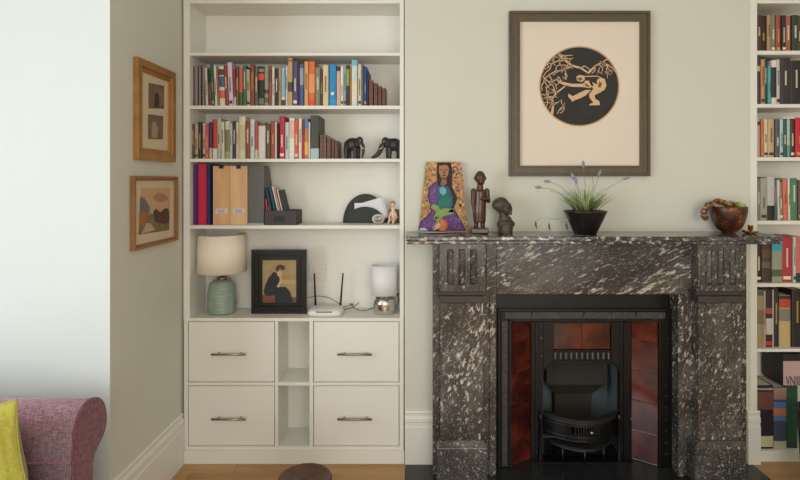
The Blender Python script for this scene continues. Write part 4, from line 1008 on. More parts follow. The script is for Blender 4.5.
# inner slips
for (a, c) in ((489.5, 496), (678.6, 684)):
    MB().box(X(a, SL-.01), X(c, SL-.01), SL-0.008, SL-0.0003, 0.0015, Z(294, SL)).build('slip', M_marbleV, fp, 0.002)
for (a, c, side) in ((439.6, 484.2, 0), (698, 743.4, 1)):
    # pilaster with raised face
    fpb('pilaster', a+0.9, c-0.9, 303.2, 443, PF, PF+0.004, SL-0.0003, M_marbleV, zz=0.2025)
    z_hi, z_lo = ztm, Z(291.2, PF-0.012)
    cf = PF-0.012; xa, xb = X(a, cf), X(c, cf); W = xb-xa; fl = []
    # fluted corbel: plan section with three flutes between top and bottom bands
    def sect(depthf):
        pts = [(xa, SL-0.0003), (xa, cf)]
        for k in range(3):
            c0 = xa+W*(0.24+0.26*k)
            for s_ in range(7):
                an = PI*s_/6; pts.append((c0-0.0165*math.cos(an), cf+0.013*depthf*math.sin(an)))
        pts += [(xb, cf), (xb, SL-0.0003)]
        return pts
    zs = [(z_lo, 0), (z_lo+0.030, 0), (z_lo+0.036, 1), (z_hi-0.036, 1), (z_hi-0.030, 0), (z_hi, 0)]
    secs = [sect(f_) for _, f_ in zs]; n = len(secs[0]); m = MB()
    m.add([(p[0], p[1], zs[l][0]) for l in range(len(zs)) for p in secs[l]],
          [(l*n+k, l*n+(k+1) % n, (l+1)*n+(k+1) % n, (l+1)*n+k) for l in range(len(zs)-1) for k in range(n)]+[list(range(n))[::-1], list(range((len(zs)-1)*n, len(zs)*n))])
    m.build('corbel', M_marbleV, fp)
    # band moulding
    fpb('band', a-2.2, c+2.4, 291.4, 295.8, PF-0.018, PF-0.018, SL-0.0003, mat((50, 46, 44), 0.25, noise=0.2, nscale=20), 0.003)
    fpb('band', a+0.5, c-0.5, 296.0, 303.0, PF-0.006, PF-0.006, SL-0.0003, mat((62, 57, 53), 0.25, noise=0.2, nscale=20), 0.002)
    # base block with bevelled top
    xa, xb = X(a-2.6, 2.497), X(c+3.4, 2.497); m = MB()
    za, zb_ = 0.0015, Z(448.2, 2.497)
    m.box(xa, xb, 2.497, SL-0.0003, za, zb_)
    m.build('base_block', M_marbleB, fp, 0.004)
    m = MB(); xi, xj = X(a+0.5, PF), X(c-0.5, PF); zc = 0.202
    m.add([(xa, 2.497, zb_+.0002), (xb, 2.497, zb_+.0002), (xb, SL-.0003, zb_+.0002), (xa, SL-.0003, zb_+.0002), (xi, PF, zc), (xj, PF, zc), (xj, SL-.0003, zc), (xi, SL-.0003, zc)],
        [(0, 3, 2, 1), (4, 5, 6, 7), (0, 1, 5, 4), (1, 2, 6, 5), (2, 3, 7, 6), (3, 0, 4, 7)]); m.build('base_moulding', M_marbleB, fp)
# cast-iron insert
IN = 2.655
ins = thing('fireplace_insert', 'black cast-iron fireplace insert with dark red tiled cheeks', 'fireplace insert', (X(588, IN), IN, 0))
def ib(name, a, c, p, q_, D, y0, y1, mm=M_iron, bev=0.0015, zz=None, par=None):
    return MB().box(X(a, D), X(c, D), y0, y1, Z(q_, D) if zz is None else zz, Z(p, D)).build(name, mm, par or ins, bev)
ib('top_plate', 490, 684, 286, 309.6, 2.672, 2.672, 2.69, M_iron)
ib('side_plate', 490, 500, 309.8, 470, 2.672, 2.672, 2.69, M_iron, zz=0.002); ib('side_plate', 672.4, 684, 309.8, 470, 2.672, 2.672, 2.69, M_iron, zz=0.002)
def ring_frame():
    ib('frame_rail', 498, 674, 309, 311.2, IN-.004, IN-0.004, IN+0.02); ib('frame_rail', 510, 661, 319.4, 321.6, IN-.004, IN-0.004, IN+0.02)
    ib('frame_rail', 500.8, 672, 311.3, 319.3, IN+0.004, IN+0.004, IN+0.02)
    for (a, c) in ((498, 500.6), (509, 511.4), (659, 661.4), (671.2, 674)):
        ib('frame_post', a, c, 311.3 if c < 502 or a > 670 else 321.7, 470, IN-.004, IN-0.004, IN+0.02, zz=0.002)
    ib('frame_post', 500.8, 508.8, 319.5, 470, IN+0.004, IN+0.004, IN+0.02, zz=0.002); ib('frame_post', 661.6, 671, 319.5, 470, IN+0.004, IN+0.004, IN+0.02, zz=0.002)
    m = MB(); p = 506
    while p < 666:
        grp = ((p-506) // 26) % 2
        if grp == 0 or True:
            ln = 0.0 if grp == 0 else 2.2
            hh = 1.0 if grp == 0 else 0.8
            m.add([(X(p-0.5, IN), IN-0.001, Z(318.6, IN)), (X(p+0.5, IN), IN-0.001, Z(318.6, IN)), (X(p+0.5, IN), IN+0.005, Z(318.6, IN)), (X(p-0.5, IN), IN+0.005, Z(318.6, IN)),
                   (X(p-0.5+ln, IN), IN-0.003, Z(312.2, IN)), (X(p+0.5+ln, IN), IN-0.003, Z(312.2, IN)), (X(p+0.5+ln, IN), IN+0.005, Z(312.2, IN)), (X(p-0.5+ln, IN), IN+0.005, Z(312.2, IN))],
                  [(0, 3, 2, 1), (4, 5, 6, 7), (0, 1, 5, 4), (1, 2, 6, 5), (2, 3, 7, 6), (3, 0, 4, 7)])
        p += 2.0
    stuff(m.build('reeded_moulding', M_iron2, ins))
    m = MB(); yv = 322
    while yv < 466:
        m.box(X(502.3, IN), X(507.4, IN), IN-0.001, IN+0.005, Z(yv+1.0, IN), Z(yv, IN)); yv += 2.1
    stuff(m.build('reeded_moulding', M_iron2, ins))
    m = MB()
    for k in range(12):
        m.ell((X(666.3, IN), IN+0.001, Z(328+k*11.5, IN)), (0.006, 0.004, 0.008), 8, 6)
    stuff(m.build('beaded_moulding', M_iron, ins))
ring_frame()
# splayed tiled cheeks
def cheek(pa, Da, pb, Db):
    A = Vector((X(pa, Da), Da)); B = Vector((X(pb, Db), Db)); dirv = (B-A); nrm = Vector((-dirv.y, dirv.x)).normalized()
    if nrm.y < 0: nrm = -nrm
    ztop, zb_ = Z(321.7, 2.66), 0.003
    m = MB(); q_ = [A+nrm*0.006, B+nrm*0.006, B+nrm*0.014, A+nrm*0.014]
    m.prism([(p.x, p.y) for p in q_], 'z', zb_, ztop); pan = m.build('tile_panel', M_grout, ins)
    levels = [Z(y_, 2.70) for y_ in (340.8, 371.6, 402.4, 433.2)]
    levels = [ztop]+levels+[zb_]
    for k in range(5):
        a_, c_ = levels[k+1]+0.0008, levels[k]-0.0008
        j = [random.uniform(0, 0.0016) for _ in range(2)]
        q_ = [A+dirv*0.01+nrm*j[0], B-dirv*0.01+nrm*j[1], B-dirv*0.01+nrm*0.0058, A+dirv*0.01+nrm*0.0058]
        m = MB(); m.prism([(p.x, p.y) for p in q_], 'z', a_, c_); m.build('tile', M_tile, pan, 0.0012)
cheek(511.2, 2.662, 531, 2.742); cheek(659, 2.662, 631, 2.742)
for (a, c) in ((531.2, 543), (620, 631)):
    ib('inner_post', a, c, 321.8, 470, 2.735, 2.735, 2.775, zz=0.002)
    ib('inner_post_bead', (a+c)/2-1.8, (a+c)/2+1.8, 323, 470, 2.728, 2.728, 2.7349, bev=0.002, zz=0.002)
m = MB()
for (yv, s_) in ((338, 1.6), (356, 1.3), (326, 1.0)):
    for px_ in (541.6,): m.ell((X(px_, 2.725), 2.727, Z(yv, 2.725)), (0.004*s_, 0.003, 0.005*s_), 8, 6)
stuff(m.build('rosette', M_iron2, ins))
# hood with two tiles and a row of little balusters
HD = 2.738
m = MB()
hx0, hx1 = X(543.2, HD), X(619.8, HD); 
m.box(hx0, X(553.4, HD), HD, HD+0.03, Z(361, HD), Z(321.8, HD)); m.box(X(611.4, HD), hx1, HD, HD+0.03, Z(361, HD), Z(321.8, HD))
m.box(X(553.4, HD), X(611.4, HD), HD, HD+0.03, Z(351.6, HD), Z(350.2, HD)); m.box(X(553.4, HD), X(611.4, HD), HD, HD+0.03, Z(323.4, HD), Z(321.8, HD))
m.box(X(553.4, HD), X(611.4, HD), HD, HD+0.03, Z(362.6, HD), Z(360.4, HD)); m.box(X(553.4, HD), X(611.4, HD), HD+0.012, HD+0.03, Z(360.4, HD), Z(351.6, HD))
m.box(X(553.4, HD), X(611.4, HD), HD+0.02, HD+0.03, Z(350.2, HD), Z(323.4, HD))
for s_, e_ in ((543.2, 1), (619.8, -1)):
    m.prism([(X(s_, HD), Z(361, HD)), (X(s_+e_*7.5, HD), Z(361, HD)), (X(s_+e_*5.2, HD), Z(363.4, HD)), (X(s_+e_*1.4, HD), Z(369, HD)), (X(s_, HD), Z(372, HD))], 'y', HD, HD+0.03)
hood = m.build('hood', M_iron, ins)
for (a, c) in ((554, 582.2), (582.8, 610.8)):
    MB().box(X(a, HD), X(c, HD), HD+0.010, HD+0.0195, Z(349.8, HD), Z(323.8, HD)).build('tile', M_tile, hood, 0.001)
for k in range(11):
    m = MB(); cx_ = X(555.6+k*5.35, HD)
    m.lathe([(0.002, 0), (0.006, 0.004), (0.0075, 0.010), (0.005, 0.020), (0.0075, 0.030), (0.003, 0.0395)], (cx_, HD+0.006, Z(360.2, HD)), 8); m.build('baluster', M_iron2, hood)
# firebox
m = MB(); bx0, bx1 = X(543.2, 2.776), X(619.8, 2.776)
m.box(bx0-0.02, bx0, 2.776, 2.98, 0.002, 0.62); m.build('firebox_side', M_soot, ins)
m = MB(); m.box(bx1, bx1+0.02, 2.776, 2.98, 0.002, 0.62); m.build('firebox_side', M_soot, ins)
MB().box(bx0, bx1, 2.96, 2.98, 0.002, 0.62).build('firebox_back', M_soot, ins)
m = MB()
DB = 2.86
prof = [(548, 361, 0.0), (548, 384, 0.0), (556, 394, 0.03), (556, 425, 0.05), (594, 425, 0.05), (594, 394, 0.03), (604, 384, 0), (601, 361, 0)]
def pb(px, py, dy): v = P(px, py, DB); return (v.x, DB+dy, v.z)
fr = [(547, 360), (604, 384), (594, 396), (593, 428), (556, 428), (556, 396), (546, 384)]
vs = [pb(547, 352, 0.02), pb(603, 352, 0.02), pb(605, 384, -0.01), pb(594, 396, 0.03), pb(593, 440, 0.05), pb(557, 440, 0.05), pb(556, 396, 0.03), pb(546, 384, -0.01)]
vb = [(v[0], 2.9595, v[2]) for v in vs]
m.add(vs+vb, [(0, 1, 2, 7), (7, 2, 3, 6), (6, 3, 4, 5)]+[(k, 8+k, 8+(k+1) % 8, (k+1) % 8) for k in range(8)]+[(15, 10, 9, 8), (14, 11, 10, 15), (13, 12, 11, 14)])
m.build('fireback', M_sootb, ins, 0.004)
MB().box(bx0, bx1, 2.776, 2.96, 0.10, 0.115).build('grate_floor', M_iron, ins)
# curved grate front
def arc(r_in, n=17, half=None, yc=2.745, sag=0.135):
    half = half or (X(621, 2.73)-X(542, 2.73))/2-0.004; c = (X(621, 2.73)+X(542, 2.73))/2
    return [(c+half*u, yc-sag*0.80*(1-u*u)) for u in [-1+2*k/(n-1) for k in range(n)]]
def arcwall(name, z0, z1, sag, th, mm, half=None, parent=None, bulge=0):
    o_ = arc(0, sag=sag, half=half); i_ = arc(0, sag=sag-th, half=(half or (X(621, 2.73)-X(542, 2.73))/2-0.004)-th)
    m = MB(); m.prism(o_+i_[::-1], 'z', z0, z1); return m.build(name, mm, parent or ins, 0.002)
grate = arcwall('grate', 0.132, 0.150, 0.128, 0.012, M_iron)
arcwall('top_rail', 0.222, 0.246, 0.140, 0.034, M_iron3, parent=grate)
arcwall('upper_band', 0.205, 0.2219, 0.124, 0.008, M_iron, parent=grate)
arcwall('lower_band', 0.1502, 0.165, 0.124, 0.008, M_iron, parent=grate)
pts = arc(0, n=61, sag=0.124)
for k, p in enumerate(pts):
    if k < 2 or k > 58: continue
    if 22 <= k <= 40 and k % 2 == 0:
        m = MB(); m.box(p[0]-0.0022, p[0]+0.0022, p[1], p[1]+0.006, 0.165, 0.205); m.build('bar', M_iron3, grate)
for seg_ in (pts[:20], pts[41:]):
    ii = [(p[0], p[1]+0.006) for p in seg_]; m = MB(); m.prism(seg_+ii[::-1], 'z', 0.1652, 0.2048); m.build('front_plate', M_iron, grate)
c_ = (X(621, 2.73)+X(542, 2.73))/2
m = MB(); m.tube([(c_+0.02, 2.648, 0.186), (c_+0.02, 2.632, 0.186)], 0.005, 10); m.ell((c_+0.02, 2.628, 0.186), (0.010, 0.008, 0.010), 12, 8); m.build('knob', M_steel, grate)
arcwall('ash_pan', 0.078, 0.094, 0.110, 0.05, M_iron3, half=0.155)
for s_ in (-0.13, 0, 0.13): 
    m = MB(); m.tube([(c_+s_*0.8, 2.745-0.09*math.cos(s_*6)+0.02, 0.002), (c_+s_*0.8, 2.745-0.09*math.cos(s_*6)+0.02, 0.079)], 0.006, 8); m.build('foot', M_iron, ins)
for px_ in (540.5, 619.5):
    m = MB(); cx_ = X(px_+0.5, 2.70)
    m.lathe([(0.010, 0.002), (0.012, 0.01), (0.007, 0.03), (0.007, 0.20), (0.011, 0.215), (0.011, 0.235), (0.005, 0.245)], (cx_, 2.712, 0), 12); m.build('side_pillar', M_iron, ins)
MB().box(X(531, 2.74), X(631, 2.74), 2.70, 2.775, 0.0012, 0.004).build('base_plate', M_iron, ins)
# hearth
h = MB().box(-0.071, 1.679, 2.16, 2.6995, -0.0215, 0.0008); 
h = h.build('hearth_slab', M_hearth, None, 0.0015); tag(h, 'glossy black stone hearth slab set flush in the floor before the fireplace', 'hearth')
hb_ = MB().box(ox0+0.002, ox1-0.002, 2.70, 3.19, -0.0215, 0.0008).build('back_hearth', M_hearth, h)

# ------------------------------------------------------------ things on the mantel
# trapezoid painting of a woman
D = 2.672
t_ = thing('painted_panel', 'tapering painted panel of a long-haired woman in purple leaning on the wall', 'painting', (X(443, D), D, ZM))
art('panel', [[(425.9, 162), (460.8, 162), (468.2, 232.6), (418.4, 232.6)]], D+0.010, mat((176, 138, 90), 0.7), t_, 0.010)
def pv(a, b_): return (410+a/5.647, 155+b_/5.647)
DPp = D-0.0001
pal = [(206, 158, 70), (188, 110, 60), (128, 116, 70), (212, 140, 120), (150, 84, 90), (220, 178, 96), (120, 110, 120)]
rnd = random.Random(3)
dabs = {c: MB() for c in pal}
for _ in range(900):
    py_ = rnd.uniform(45, 425); f_ = (py_-40)/390; lo, hi = 93-f_*42, 290+f_*38
    px_ = rnd.uniform(lo+3, hi-3)
    if 150-60*f_-12*0 < px_ < 232+70*f_ and rnd.random() < 0.9: 
        continue
    a_, c2 = pv(px_, py_); y_ = DPp; r_ = rnd.uniform(0.6, 1.5); ang = rnd.uniform(0, PI)
    dabs[pal[rnd.randrange(len(pal))]].prism([(X(a_+r_*math.cos(ang+k*PI/2.5)*1.0, y_), Z(c2+r_*math.sin(ang+k*PI/2.5), y_)) for k in range(5)], 'y', y_-0.0004, y_)
for kk_, (c2, mm) in enumerate(dabs.items()):
    for v_ in mm.v: v_.y -= 0.00006*kk_
    if mm.v: stuff(mm.build('brush_dabs', mat(c2, 0.7), t_))
art('robe', [[(160, 142), (132, 160), (106, 185), (100, 235), (112, 280), (118, 320), (96, 345), (62, 372), (50, 402), (48, 428), (318, 428), (300, 390), (276, 350), (248, 300), (268, 245), (248, 205), (236, 168)]], DPp-0.0005, mat((44, 30, 44), 0.7), t_, 0.0004, cv=pv)
art('robe', [[(158, 150), (134, 166), (111, 188), (106, 235), (118, 280), (124, 322), (100, 350), (68, 376), (56, 404), (54, 424), (310, 424), (292, 388), (270, 352), (240, 300), (150, 300)]], DPp-0.0010, mat((104, 62, 128), 0.7, noise=0.25, nscale=60), t_, 0.0004, cv=pv)
art('hair', [[(154, 42), (232, 42), (238, 100), (238, 180), (262, 230), (262, 252), (232, 200), (214, 175), (156, 175), (150, 110)]], DPp-0.0015, mat((46, 30, 36), 0.7), t_, 0.0004, cv=pv)
art('bodice', [[(156, 176), (216, 176), (240, 232), (240, 290), (200, 318), (156, 300), (152, 230)]], DPp-0.0020, mat((46, 98, 104), 0.7, noise=0.25, nscale=50), t_, 0.0004, cv=pv)
art('face', [[(164, 60), (208, 56), (220, 74), (216, 110), (200, 136), (176, 130), (164, 100)]], DPp-0.0025, mat((164, 116, 84), 0.7), t_, 0.0004, cv=pv)
art('face', [[(182, 128), (204, 130), (208, 160), (190, 176), (170, 168)]], DPp-0.0025, mat((140, 100, 80), 0.7), t_, 0.0004, cv=pv)
art('features', [[(172, 84), (186, 82), (186, 86), (172, 88)], [(198, 82), (212, 80), (212, 84), (198, 86)], [(190, 88), (194, 88), (198, 104), (190, 105)], [(182, 114), (204, 112), (200, 119), (186, 120)]], DPp-0.0030, mat((60, 34, 38), 0.7), t_, 0.0004, cv=pv)
art('swaddle', [[(166, 188), (184, 178), (204, 192), (206, 214), (186, 228), (168, 214)]], DPp-0.0026, mat((116, 166, 196), 0.7), t_, 0.0004, cv=pv)
art('swaddle', [[(160, 262), (200, 232), (236, 252), (220, 286), (170, 296)]], DPp-0.0026, mat((40, 118, 100), 0.7), t_, 0.0004, cv=pv)
art('leaves', [[(116, 294), (134, 276), (160, 288), (170, 308), (146, 318)], [(150, 314), (196, 300), (244, 306), (246, 330), (196, 344), (160, 350), (140, 370), (134, 352)], [(210, 320), (246, 300), (248, 326)], [(140, 350), (186, 346), (176, 372), (150, 384)]], DPp-0.0030, mat((132, 158, 84), 0.7), t_, 0.0004, cv=pv)
art('white_hem', [[(50, 426), (60, 412), (84, 412), (104, 426)]], DPp-0.0016, mat((206, 200, 200), 0.7), t_, 0.0004, cv=pv)
art('spots', [[(px_-2, py_), (px_, py_-2), (px_+2, py_), (px_, py_+2)] for px_, py_ in [(rnd.uniform(75, 140), rnd.uniform(372, 420)) for _ in range(16)]+[(rnd.uniform(225, 285), rnd.uniform(345, 418)) for _ in range(28)]+[(rnd.uniform(114, 146), rnd.uniform(185, 270)) for _ in range(18)]], DPp-0.0020, mat((196, 180, 206), 0.7), t_, 0.0003, cv=pv)
# plate with dried flower before the panel
D = 2.60; cx = X(434.5, D)
t_ = thing('saucer', 'flat white saucer lying in front of the painted panel', 'saucer', (cx, D, ZM))
MB().lathe([(0.030, 0.0006), (0.05, 0.002), (0.078, 0.006), (0.080, 0.008), (0.05, 0.0045), (0.0001, 0.004)], (cx, D, ZM), 32, sy=0.45).build('dish', mat((206, 204, 204), 0.25), t_)
t_ = thing('dried_flower', 'orange dried flower with cream petals on the saucer by the painted panel', 'flower', (X(440, 2.6), 2.6, ZM+0.008))
m = MB(); m.ell((X(442.5, 2.6), 2.6, ZM+0.0385), (0.027, 0.015, 0.030), 14, 10); m.build('seed_head', mat((196, 112, 66), 0.6, noise=0.3, nscale=60, bump=0.4, bscale=120), t_)
for k in range(6):
    a = 2.0+k*0.32; p0 = Vector((X(441, 2.6), 2.592, ZM+0.03)); p1 = p0+Vector((math.cos(a)*0.046, -0.006, math.sin(a)*0.036-0.004))
    p1.z = max(p1.z, ZM+0.0125)
    m = MB(); m.tube([p0, (p0+p1)/2+Vector((0, -0.004, 0.003)), p1], [0.003, 0.0075, 0.001], 8, flat=0.4); m.build('petal', mat((222, 188, 150), 0.7), t_)
# standing carved figure
D = 2.595; g = lambda px, py, dy=0: Vector((X(px, D), D+dy, Z(py, D)))
t_ = thing('carved_figure', 'dark red-brown carved wooden standing figure with folded arms on the mantelpiece', 'sculpture', (X(480, D), D, ZM))
m = MB(); m.box(X(470.8, D), X(488, D), D-0.032, D+0.036, ZM+0.0005, ZM+0.028); m.build('plinth', M_dwood, t_, 0.005)
m = MB()
bx_ = 479.0
m.ell(g(480, 177.5, -0.004), (0.026, 0.029, 0.033), 16, 12); m.ell(g(481.2, 181, -0.016), (0.017, 0.017, 0.020), 12, 8)   # skull, jaw
m.ell(g(482.2, 178.6, -0.034), (0.005, 0.008, 0.009), 10, 8); m.ell(g(482, 182.4, -0.031), (0.009, 0.006, 0.004), 10, 6)
m.ell(g(474.8, 178.4, 0), (0.004, 0.008, 0.010), 8, 6); m.ell(g(485.6, 178.4, 0), (0.004, 0.008, 0.010), 8, 6)
m.tube([g(480.3, 183), g(480, 189)], [0.014, 0.017], 12)
m.ell(g(480, 193.5, 0), (0.034, 0.024, 0.024), 16, 10); m.tube([g(480, 191), g(479.8, 200), g(479.4, 212), g(479.6, 222)], [0.031, 0.030, 0.033, 0.030], 18)
m.ell(g(479.8, 203, -0.008), (0.024, 0.024, 0.03), 14, 10)
for s_ in (-1, 1):
    m.cap(g(479.5+s_*3.0, 221), g(479.4+s_*3.4, 226.5, 0), 0.013, 0.011)
    m.ell(g(479.2+s_*3.5, 227.6, -0.010), (0.012, 0.022, 0.008), 12, 8)
m.cap(g(473.4, 190.8), g(472.8, 203, 0.002), 0.013, 0.011); m.cap(g(472.8, 203, 0.002), g(474.5, 212, -0.012), 0.010, 0.009); m.ell(g(474.9, 214, -0.014), (0.008, 0.008, 0.011), 10, 6)
m.cap(g(487.0, 190.8), g(488.2, 201, 0.002), 0.013, 0.011); m.cap(g(488.2, 201, 0.002), g(483.5, 198.5, -0.030), 0.010, 0.009); m.ell(g(482.4, 198.2, -0.032), (0.010, 0.008, 0.008), 10, 6)
m.build('figure', M_dwood, t_, remesh=0.0022)
# bust
D = 2.585
t_ = thing('carved_bust', 'small dark carved wooden head-and-shoulders bust with chin raised, right of standing figure', 'sculpture', (X(504.5, D), D, ZM))
m = MB()
m.tube([Vector((X(505.5, D), D, ZM+0.001)), g(505.6, 229), g(505.8, 224)], [0.043, 0.044, 0.043], 18, flat=0.8); m.ell(g(505.8, 224), (0.0445, 0.036, 0.026), 16, 10); m.ell(g(505.2, 219), (0.032, 0.024, 0.018), 14, 8)
m.tube([g(505, 221), g(503.2, 211)], [0.024, 0.021], 14)
rot = Matrix.Rotation(math.radians(-24), 3, 'Y') @ Matrix.Rotation(math.radians(8), 3, 'X')
def hb(x, y, z, r_, a_=12, b_=8): m.ell(g(502.4, 206.0, 0)+rot @ Vector((x, y, z)), r_, a_, b_, rot=rot)
hb(0, 0.004, 0.002, (0.037, 0.038, 0.038), 18, 12); hb(0.012, -0.016, -0.014, (0.028, 0.028, 0.034), 14, 10)
hb(0.018, -0.046, -0.008, (0.006, 0.009, 0.012)); hb(0.017, -0.042, -0.025, (0.012, 0.006, 0.006)); hb(0.016, -0.038, -0.040, (0.010, 0.009, 0.008))
hb(0.002, -0.036, 0.006, (0.011, 0.007, 0.004)); hb(0.030, -0.034, 0.006, (0.009, 0.007, 0.004)); hb(-0.030, -0.008, -0.008, (0.007, 0.010, 0.015)); hb(-0.006, 0.008, 0.012, (0.041, 0.038, 0.032), 16, 10)
m.build('bust', M_dwood2, t_, remesh=0.0022)
# potted lavender
D = 2.56; cx = X(585.3, D); rt = (X(606.4, D)-X(564.2, D))/2; rb = (X(596, D)-X(574.6, D))/2; hh = Z(210.5, D)-ZM
t_ = thing('potted_lavender', 'lavender plant in a tapering black pot in the middle of the mantelpiece', 'plant', (cx, D, ZM))
MB().shell([(0.0003, 0.0008), (rb, 0.0008), (rt*0.97, hh-0.010), (rt, hh-0.006), (rt, hh), (rt-0.006, hh), (rt-0.012, hh-0.012), (0.0003, hh-0.018)], (cx, D, ZM), 40).build('pot', mat((28, 26, 27), 0.3), t_)
MB().lathe([(rt-0.014, hh-0.014), (rt*0.5, hh-0.008), (0.0003, hh-0.006)], (cx, D, ZM), 24).build('soil', mat((60, 46, 34), 0.95, noise=0.4, nscale=80), t_)
cv = lambda a, b_: (520+a/5.05, 150+b_/5.05)
stems = [((100, 190), [(290, 300), (230, 235), (170, 200), (100, 190)]), ((145, 165), [(300, 300), (260, 230), (200, 180), (145, 160)]), ((285, 155), [(310, 300), (305, 220), (285, 160)]),
  ((320, 72), [(325, 300), (330, 180), (320, 80)]), ((405, 115), [(340, 300), (375, 210), (400, 125)]), ((530, 140), [(350, 300), (420, 205), (530, 145)]), ((268, 135), [(305, 300), (295, 210), (268, 140)]),
  ((90, 195), [(285, 300), (200, 220), (150, 205)]), ((362, 90), [(335, 300), (372, 190), (362, 95)])]
stm = mat((126, 138, 84), 0.7); flm = mat((158, 156, 176), 0.8, noise=0.2, nscale=200)
for i_, (tip, path) in enumerate(stems):
    pts = []
    dy0 = [-0.05, -0.02, 0.02, 0, -0.04, -0.02, 0.03, -0.06, 0.04][i_]
    for k, p in enumerate(path):
        f_ = k/(len(path)-1); a_, c2 = cv(*p); DD = D+dy0*f_; v = P(a_, c2, DD)
        if k == 0: v.z = ZM+hh-0.012
        pts.append(v)
    s_ = MB().tube(pts, [0.0011]*len(pts), 6).build('stem', stm, t_)
    if i_ < 7:
        d_ = (pts[-1]-pts[-2]).normalized(); m = MB()
        if i_ in (0, 1, 5): d_ = Vector((d_.x, d_.y, 0.15)).normalized()
        L_ = 0.034
        for k in range(9):
            c2 = pts[-1]+d_*(-0.010+L_*k/8); rr_ = 0.0075*(1-abs(k-4)/6)
            for q_ in range(5):
                an = q_*2*PI/5+k*0.6; m.ell(c2+Vector((math.cos(an), math.sin(an)*0.7, math.sin(an+1)))*rr_*0.7, (rr_*0.5, rr_*0.5, rr_*0.6), 6, 4)
        m.build('flower_head', flm, s_)
rnd = random.Random(11); groups = [MB(), MB()]
for k in range(130):
    a = rnd.uniform(0, 2*PI); r0 = rnd.uniform(0, rt*0.5); b0 = Vector((cx+r0*math.cos(a), D+r0*math.sin(a), ZM+hh-0.010))
    out = rnd.uniform(0.15, 1.35); ln = rnd.uniform(0.06, 0.145); dv = Vector((math.cos(a)*out, math.sin(a)*out*0.7, 1.0)).normalized()
    mid = b0+dv*ln*0.5+Vector((0, 0, 0.004)); end = b0+dv*ln+Vector((math.cos(a)*0.01, 0, -0.004*out))
    groups[k % 2].tube([b0, mid, end], [0.0018, 0.0034, 0.0005], 5, flat=0.35)
for i_, gm_ in enumerate(groups): stuff(gm_.build('foliage', mat([(166, 178, 118), (104, 124, 74)][i_], 0.6), t_))
# dried tendrils trailing left of the pot, with three drooping buds
t2 = t_
for i_, (a_, path) in enumerate([(0, [(285, 302), (235, 345), (160, 345), (105, 345), (78, 360)]), (1, [(280, 304), (225, 368), (190, 350), (150, 352), (146, 370)]), (2, [(282, 303), (250, 350), (234, 368)])]):
    pts = [P(*cv(*p), D-0.05) for p in path]; pts[0] = Vector((cx-rt+0.004, D-0.012, ZM+hh+0.002))
    s_ = MB().tube(pts, 0.0008, 5).build('trailing_stem', mat((150, 130, 100), 0.8), t2)
    e_ = pts[-1]; m = MB(); m.tube([e_, e_+Vector((0.001, -0.002, -0.012)), e_+Vector((0.004, -0.002, -0.030)), e_+Vector((0.007, -0.002, -0.036))], [0.002, 0.005, 0.003, 0.0006], 7); m.tube([e_+Vector((0, 0, -0.006)), e_+Vector((-0.006, -.004, -0.024))], [0.003, 0.0006], 6)
    m.build('dry_bud', mat((106, 82, 62), 0.8), s_)
# bowl
D = 2.625; cx = X(728.5, D); rt = (X(745.6, D)-X(711.5, D))/2; hh = Z(206.5, D)-ZM
def bowlmat():
    m = bpy.data.materials.new('lacquered_bowl'); m.use_nodes = True; nt = m.node_tree; b = nt.nodes['Principled BSDF']; b.inputs['Roughness'].default_value = 0.3
    tc = nt.nodes.new('ShaderNodeTexCoord'); v = nt.nodes.new('ShaderNodeTexVoronoi'); v.inputs['Scale'].default_value = 150; nt.links.new(tc.outputs['Object'], v.inputs['Vector'])
    n = nt.nodes.new('ShaderNodeTexNoise'); n.inputs['Scale'].default_value = 16; nt.links.new(tc.outputs['Object'], n.inputs['Vector'])
    a = nt.nodes.new('ShaderNodeMath'); a.operation = 'ADD'; a.operation = 'MULTIPLY_ADD'; a.inputs[1].default_value = 0.45; nt.links.new(v.outputs['Distance'], a.inputs[0]); nt.links.new(n.outputs[0], a.inputs[2])
    r = ramp(nt, [(0.60, (46, 24, 17)), (0.8, (74, 38, 24)), (1.0, (150, 84, 44))]); nt.links.new(a.outputs[0], r.inputs[0]); nt.links.new(r.outputs[0], b.inputs['Base Color']); return m
t_ = thing('round_bowl', 'deep amber-brown mottled bowl on the right end of the mantelpiece', 'bowl', (cx, D, ZM))
pr = []
for k in range(12):
    a = PI/2*(0.12+0.88*k/11); pr.append((rt*math.sin(a)**0.9, hh*(1-math.cos(a)**1.1 if math.cos(a) > 0 else 1)))
prof = [(0.0003, 0.001), (0.030, 0.001), (0.031, 0.005)]+[(max(0.031, r_), 0.006+(hh-0.006)*(k/11)**1.0) for k, (r_, z_) in enumerate([(0.026+(rt-0.026)*min(1, math.sin(math.acos(1-0.97*k/11))*1.0), 0) for k in range(12)])]
inner = [(r_-0.004, z_) for r_, z_ in prof[3:]][::-1]+[(0.0003, 0.012)]
MB().shell(prof+inner, (cx, D, ZM), 40).build('bowl', bowlmat(), t_)
